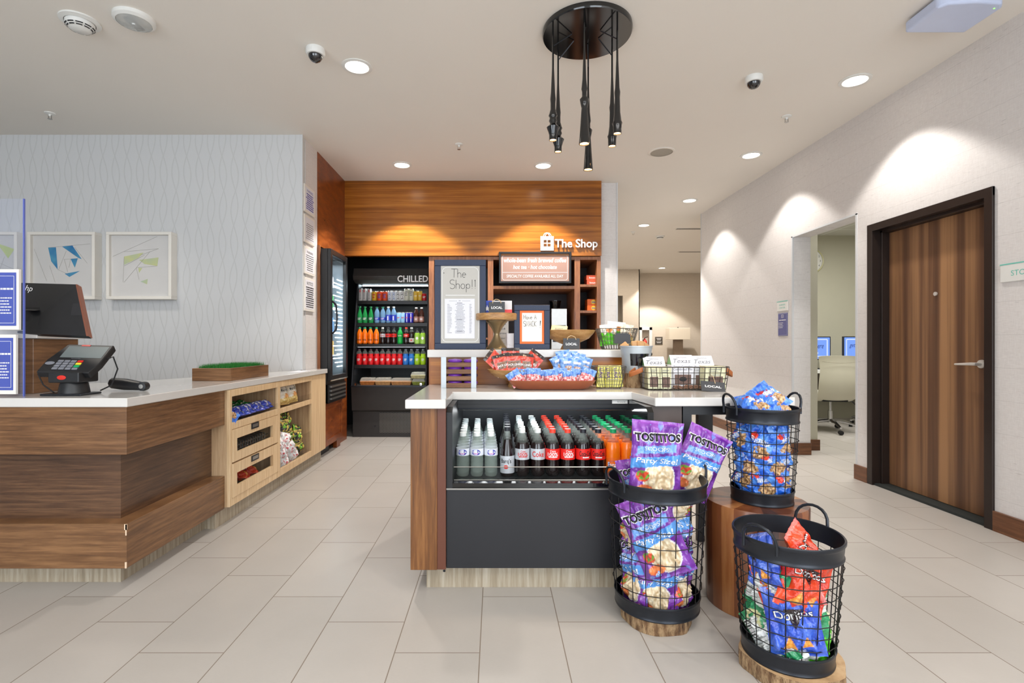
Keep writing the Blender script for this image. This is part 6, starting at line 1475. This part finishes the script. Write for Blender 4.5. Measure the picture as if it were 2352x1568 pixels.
def gift(xa, xb, ya, hgt, white, lb, roof=True):
    t = E('gift_box', ((xa+xb)/2, ya, WZ), lb, 'box', 'boxes in the large wire basket'); d = .075
    mt = M_paper if white else mat('pale_green_card', (222, 220, 184), .55, var=.03) if 'pale_green_card' not in bpy.data.materials else bpy.data.materials['pale_green_card']
    zt = WZ+.006+hgt; mg = bpy.data.materials.get('green_gable') or mat('green_gable', (110, 150, 96), .5, var=.2, scale=40)
    bx(xa, xb, ya, ya+d, WZ+.006, zt).build('carton', mt, t, bevel=.001)
    if roof:
        m = MB(); m.add([(xa, ya-.001, zt), (xa, ya+d+.001, zt), (xa, ya+d/2, zt+.05), (xb, ya-.001, zt), (xb, ya+d+.001, zt), (xb, ya+d/2, zt+.05)], [(0, 3, 5, 2), (1, 2, 5, 4)]); m.build('roof_panel', mt, t)
        m = MB(); m.add([(xa, ya, zt), (xa, ya+d, zt), (xa, ya+d/2, zt+.048), (xb, ya, zt), (xb, ya+d, zt), (xb, ya+d/2, zt+.048)], [(0, 2, 1), (3, 4, 5)]); m.build('gable', mg, t)
    M = orient(((xa+xb)/2, ya-.0012, zt), (0, -1, 0)); w_ = xb-xa; m = MB()
    if white: m.text('Texas Campfire', 1, M @ Matrix.Translation((0, -.012, 0)), width=w_*.84); m.text('Cornbread Mix', 1, M @ Matrix.Translation((0, -.024, 0)), width=w_*.84)
    else: m.text('~1', 1, M @ Matrix.Translation((0, -.045, 0)), width=w_*.5); m.lines(-w_*.3, w_*.3, -.03, -.012, 2, M, h=.3)
    m.build('lettering', M_greyink, t)
    m = MB(); m.quad(-w_*.36, w_*.36, -.105, -.052, 0, 0, M); m.build('photo_print', bpy.data.materials.get('food_photo') or mat('food_photo', (110, 84, 74), .5, var=.9, scale=70), t)
    if white: m = MB(); m.lathe([(0, .0008), (.02, .0008)], 20, M=M @ Matrix.Translation((0, -.076, .0002)), sx=1, sy=.6, caps=False); m.build('bowl_print', M_ink, t)
    if white and roof:
        M = orient(((xa+xb)/2, ya+d*.25-.0012, zt+.026), (0, -(.05), d/2)); m = MB(); m.text('TRADITIONAL', 1, M @ Matrix.Translation((.0, .014, 0)), width=w_*.5); m.text('Texas', 1, M @ Matrix.Translation((0, -.008, 0)), width=w_*.75, shear=.4); m.build('roof_lettering', M_greyink, t)
gift(.80, .915, 2.76, .115, True, 'white gabled box with green side at the back left of the large wire basket')
gift(.925, 1.045, 2.70, .125, True, 'white gabled cornbread box in the middle of the large wire basket')
gift(1.05, 1.165, 2.735, .12, True, 'white gabled cornbread box right of the middle one in the large wire basket')
gift(.795, .855, 2.672, .115, False, 'narrow pale green box at the front left of the large wire basket', False)
gift(.858, .915, 2.672, .113, False, 'pale green box beside the narrow one at the front left of the wire basket', False)
gift(1.085, 1.19, 2.655, .118, False, 'pale green box with food picture at the front right of the wire basket', False)
m = MB(); rdn = random.Random(2)
for i in range(180):
    x = rdn.uniform(.93, 1.07); y = rdn.uniform(2.655, 2.69); a = rdn.uniform(0, PI); L = .012; z = WZ+.006+rdn.uniform(0, .016)
    m.tube([(x-math.cos(a)*L, y-math.sin(a)*L*.3, z), (x, y, z+.004), (x+math.cos(a)*L, y+math.sin(a)*L*.3, z)], .0012, 4)
T(m.build('paper_shred', mat('brown_paper_shred', (146, 110, 90), .8, var=.3, scale=60)), 'brown shredded paper filling in the bottom of the large wire basket', 'paper filling', kind='stuff')
local_tag((at(1640, 0, 2.58).x, 2.585, WZ+.001), .115, .062, (-.1, -.75, .65), 'black LOCAL tag lying tilted before the large wire basket', R(-6), False)
# ---------------------------------------------------------------- floor baskets
def floor_basket(cx, cy, z0, h, rt, rb, hang, lb, band=.062, bband=.056, nv=20, nr=6, lean=0):
    t = E('wire_floor_basket', (cx, cy, z0), lb, 'basket', 'tall black wire baskets'); f = lambda z: rb+(rt-rb)*z/h
    m = MB(); m.lathe([(f(h-band), h-band), (f(h-band)+.003, h-band), (f(h-band)+.0035, h-band+.004), (f(h-band)+.001, h-band+.008), (f(h-band)+.0005, h-band+.014), (f(h-.02)+.0005, h-.018), (rt+.001, h-.015), (rt+.0035, h-.011), (rt+.0035, h-.003), (rt+.001, h), (rt-.003, h-.002), (f(h-band)-.003, h-band)], 72, caps=False); m.build('rim_band', M_blackm, t, True, world=False, auto=35)
    m = MB(); m.lathe([(0, 0), (rb+.002, 0), (rb+.003, .004), (rb+.001, .009), (rb+.001, .014), (f(bband*.8)+.0005, bband-.014), (f(bband)+.001, bband-.010), (f(bband)+.003, bband-.005), (f(bband)+.002, bband), (f(bband)-.002, bband), (rb-.002, .006), (0, .006)], 56, caps=False); m.build('base_band', M_blackm, t, True, world=False, auto=35)
    m = MB()
    for i in range(nv):
        a = 2*PI*(i+.3)/nv; m.tube([(math.cos(a)*(f(z)-.001), math.sin(a)*(f(z)-.001), z) for z in (bband-.01, h-band+.006)], .0017, 5)
    for k in range(nr):
        z = bband+(h-band-bband)*(k+.7)/(nr+.4); rr = f(z)+.0022
        m.tube([(math.cos(a)*(rr+.0013*math.cos(nv*a-2*PI*.3)), math.sin(a)*(rr+.0013*math.cos(nv*a-2*PI*.3)), z+.002*math.sin(3*a+k)) for a in [2*PI*i/160 for i in range(160)]], .0018, 4, True)
    m.build('wire_mesh', M_wired, t, True, world=False)
    for s in (0, 180):
        a = R(hang+s); ca, sa = math.cos(a), math.sin(a); w_ = .30*rt/.16
        m = MB(); pts = []
        for i in range(11):
            q_ = PI*i/10; tt = math.cos(q_)*.052*rt/.16; zz = math.sin(q_)**.8*.058; out = rt+.003+math.sin(q_)*.014
            pts.append((ca*out-sa*tt, sa*out+ca*tt, h-.004+zz))
        m.tube([(pts[0][0], pts[0][1], h-.03)]+pts+[(pts[-1][0], pts[-1][1], h-.03)], .0052, 8); m.build('handle', M_blackm, t, True, world=False)
    return t
M_wired = mat('black_wire', (26, 25, 25), .42, .4, var=.2)
A = (.655, 2.09); B = (1.14, 2.20); Cc = (.992, 1.75)
floor_basket(A[0], A[1], .052, .513, .192, .163, 200, 'largest black wire basket, full of purple chip bags, on the floor before the drinks case')
floor_basket(B[0], B[1], .4375, .40, .143, .119, 188, 'black wire basket of blue cookie bags standing on the wooden stump', nv=18)
floor_basket(Cc[0], Cc[1], .054, .415, .167, .138, 214, 'half-filled black wire basket with mixed chip bags at the lower right of the photo', nv=20, nr=7)
for (x, y, r, h, lb) in ((A[0]-.008, A[1]-.02, .135, .051, 'bark-edged log slice under the purple chip bag basket'), (Cc[0]+.012, Cc[1]-.0, .160, .053, 'bark-edged log slice under the front right basket')):
    m = MB(); m.lathe([(r, .0005), (r*1.01, h*.5), (r, h), (0, h)], 40, mis=[0, 0, 1, 1], jit=.07, M=Matrix.Translation((x, y, 0))); T(m.build('log_slice', [M_bark, M_cut]), lb, 'log slice')
m = MB(); m.lathe([(.195, .0), (.197, .006), (.202, .22), (.203, .43), (.200, .437), (0, .437)], 56, M=Matrix.Translation((0, 0, 0)))
o = m.build('wooden_stump', M_stump, None, True, auto=50); o.location = (1.115, 2.205, 0); T(o, 'round glossy wooden stump table of light and dark staves carrying the blue bag basket', 'stump table')

# contents, basket A
def ringpos(c, ang, r, z): a = R(ang); return (c[0]+math.cos(a)*r, c[1]+math.sin(a)*r, z), (math.cos(a), math.sin(a), .08)
GA = 'purple tortilla chip bags'
P_tost.put(orient(at(1506, 1058, 2.03), (-.18, -1, .16), R(-4), .93), 'tall purple chip bag standing upright highest out of the basket', GA)
P_tost.put(orient(at(1604, 1062, 2.15), (-.05, -1, .2), R(-27), .86), 'purple chip bag leaning right out of the basket toward the stump', GA)
P_tost2.put(orient(at(1468, 1120, 2.13), (-.5, -1, .1), R(14), .74), 'purple chip bag low at the left behind the basket handle', GA)
P_tost2.put(orient(at(1500, 1120, 2.20), (.1, -1, .1), R(3), .85), 'purple chip bag at the back of the basket behind the upright one', GA)
for ang, z, rl, r, p, s, lb in ((250, .365, R(24), .120, P_tost, .92, 'purple chip bag tilted counter-clockwise behind the wires, upper front of the basket'), (248, .185, R(2), .094, P_tost, .82, 'purple chip bag behind the wires at the lower front of the basket'),
    (310, .40, R(170), .095, P_tost2, .78, 'purple chip bag upside down behind the wires at the upper right of the basket'), (312, .20, R(-6), .095, P_tost2, .82, 'purple chip bag behind the wires at the lower right of the basket'),
    (190, .40, R(-12), .095, P_tost2, .78, 'purple chip bag behind the wires at the upper left of the basket'), (196, .205, R(8), .098, P_tost2, .84, 'purple chip bag behind the wires at the lower left of the basket'),
    (70, .34, R(10), .085, P_tost2, .85, 'purple chip bag at the upper rear inside the basket'), (60, .20, R(-10), .09, P_tost2, .8, 'purple chip bag at the lower rear inside the basket'), (0, .26, R(5), .09, P_tost2, .8, 'purple chip bag at the far right side inside the basket')):
    l, n = ringpos(A, ang, r, z); p.put(orient(l, n, rl, s), lb, GA)
# basket B
rd = random.Random(21); side = ['front', 'front right', 'far right', 'rear', 'far left', 'front left']
for k, (z, off) in enumerate(((.535, 0), (.622, 24), (.695, -8), (.755, 30))):
    for i in range(6):
        l, n = ringpos(B, 243+60*i+off, .074+.006*(k == 2)-.014*(k == 3), z+rd.uniform(-.008, .008)); rl = rd.uniform(-1.2, 1.2) if i not in (0,) else rd.uniform(-.35, .35)
        if rd.random() < .22: n = (-n[0], -n[1], .1); l = (l[0], l[1], l[2])
        p = P_cook if rd.random() < .6 else P_cook2
        p.put(orient(l, n, rl, rd.uniform(.86, .98)-.14*(k == 3)), 'blue cookie bag on the %s of the basket on the stump, %s layer' % (side[i], ['lowest', 'lower middle', 'upper middle', 'highest'][k]), 'blue cookie bags in the stump basket')
for i, (dx, dy, z, n, rl, lb) in enumerate(((-.045, -.03, .842, (-.2, -.4, 1), .4, 'blue cookie bag lying flat at the left on top of the stump basket'), (.04, -.035, .842, (.2, -.5, 1), -.3, 'blue cookie bag lying at the front right on top of the stump basket'), (-.02, .04, .846, (0, -.2, 1), 1.2, 'blue cookie bag lying at the back on top of the stump basket'),
      (.045, .02, .850, (.1, -.3, 1), 2.2, 'blue cookie bag lying at the right on top of the stump basket'), (.03, -.0, .872, (-.25, -.75, .7), .75, 'topmost blue cookie bag tilted up with a raised corner on the stump basket'))):
    P_cook.put(orient((B[0]+dx, B[1]+dy, z), n, rl, .9), lb, 'blue cookie bags in the stump basket')
# basket C
GC = 'mixed chip bags in the front right basket'
def cput(p, ang, z, r, rl, sc_, lb, flip=False, up=.1):
    a = R(ang); n = (math.cos(a), math.sin(a), up)
    if flip: n = (-n[0], -n[1], -up)
    p.put(orient((Cc[0]+math.cos(a)*r, Cc[1]+math.sin(a)*r, z), n, rl, sc_), lb, GC)
cput(P_dblue, 192, .375, .095, .45, .84, 'blue chip bag at the upper left of the front right basket')
cput(P_dred, 305, .425, .055, .35, .78, 'red chip bag highest in the front right basket, corners pointing up', up=.5)
cput(P_dred, 272, .335, .092, -.45, .96, 'red chip bag behind the wires at the upper right of the front basket', up=.3)
cput(P_dred, 240, .315, .072, -1.2, .9, 'red chip bag lying sideways in the middle of the front basket', up=.4)
cput(P_dblue, 250, .215, .108, .14, 1.0, 'blue chip bag with readable lettering at the front middle of the basket')
cput(P_green, 200, .290, .092, .25, .95, 'green bag showing its white nutrition side, upper left of the front basket', True)
cput(P_green, 188, .205, .088, -.5, .92, 'green bag at the left middle of the front basket')
cput(P_green, 208, .140, .094, -.75, .95, 'green bag showing its white side, lower left of the front basket', True)
cput(P_lime, 285, .120, .092, 1.35, .88, 'lime and white chip bag at the bottom right of the front basket')
cput(P_dblue, 245, .115, .045, 1.6, .8, 'dark blue chip bag lying at the bottom of the front basket', up=.5)
cput(P_green, 318, .215, .088, .1, .9, 'green bag at the right side behind the blue one in the front basket')
cput(P_dblue, 100, .25, .07, -.4, .80, 'blue chip bag at the back of the front basket')
cput(P_lime, 50, .15, .075, .6, .80, 'lime chip bag at the rear bottom of the front basket')

# ---------------------------------------------------------------- snacks in the oak cabinet
xs = -1.70
for i in range(9):
    y = 3.20+.072*i; p = P_navy if i % 3 else P_dgr
    P_navy.put(orient((-1.70, y, .642), (.25, -.1, 1), PI/2+.1*((i % 3)-1), .95), 'dark blue snack pack lying on the upper left cabinet shelf, %s from the near end' % ORD[i], 'snack packs on the upper left shelf')
for i in range(5): P_dgr.put(orient((-1.80, 3.27+.10*i, .672), (.2, 0, 1), PI/2+.2*((i % 3)-1), .95), 'green snack pack behind the blue ones, upper left shelf, %s from near end' % ORD[i], 'snack packs on the upper left shelf')
for i in range(6): P_navy.put(orient((-1.70+.015*(i % 2), 3.36+.075*i, .672), (.35, 0, 1), PI/2-.1*((i % 3)-1), .9), 'dark blue snack pack, second layer, upper left shelf, %s from near end' % ORD[i], 'snack packs on the upper left shelf')
P_cook.put(orient((-1.665, 3.19, .655), (.7, -.6, .6), .9, .75), 'light blue cookie bag at the near end of the upper left cabinet shelf', 'snack packs on the upper left shelf')
for i, y in enumerate((3.93, 4.10, 4.27)): P_baked.put(orient((-1.70, y, .695), (1, -.35, .18), .05*(i-1), .95), 'cream chip bag standing on the upper right cabinet shelf, %s' % ['nearest the camera', 'in the middle', 'farthest from the camera'][i], 'cream bags on the upper right shelf')
rd = random.Random(8)
for i, (y, z, rl) in enumerate(((4.0, .50, .3), (4.12, .47, -.2), (4.25, .49, .5), (4.0, .36, -.4), (4.3, .36, .2), (4.42, .34, -.3), (4.18, .34, .1), (4.44, .24, .2))):
    P_pop.put(orient((-1.74+.03*(i % 2), y, z), (1, -.4+.2*(i % 3), .3), rl, .9), 'black, lime and gold snack bag in the cabinet bin, %s' % ['top left', 'top middle', 'top right', 'left behind the white bags', 'right of the middle', 'far right', 'middle', 'lower far right'][i], 'black snack bags in the cabinet bin')
for i, (y, z, rl) in enumerate(((3.93, .30, .2), (4.04, .33, -.3), (4.0, .22, .1), (4.18, .23, .4))):
    P_whiteb.put(orient((-1.66, y, z), (1, -.3, .15), rl, .78), 'white and red chip bag behind the clear bin panel, %s' % ['far left', 'second from left, higher', 'bottom left', 'bottom middle'][i], 'white chip bags in the cabinet bin')
mf = bpy.data.materials.get('food_photo')
m = MB(); rdn = random.Random(6)
for k in range(14):
    for q_ in range(2): m.tube([(-1.66-.02*q_, 3.22+.035*k, .385+.012*q_), (-1.66-.02*q_, 3.24+.035*k, .46), (-1.72, 3.25+.035*k, .47)], .003, 5)
for zz in (.40, .425, .45): m.tube([(-1.658, 3.2, zz), (-1.655, 3.45, zz+.004), (-1.658, 3.74, zz)], .003, 5)
T(m.build('woven_wire_rack', M_wireg), 'grey woven rack inside the upper glass-fronted drawer', 'rack')
for i, (y, c) in enumerate(((3.28, 0), (3.5, 1), (3.62, 1))): P_dred.put(orient((-1.76, y, .215), (.3, 0, 1), .4*i, .8), 'red snack bag lying in the lower glass-fronted drawer, %s' % ['near end', 'middle', 'far end'][i], 'red bags in the lower drawer')
# prototypes never placed are removed
for p in list(globals().values()):
    if isinstance(p, Proto) and not p.used:
        for ch in list(p.o.children): bpy.data.objects.remove(ch)
        bpy.data.objects.remove(p.o)
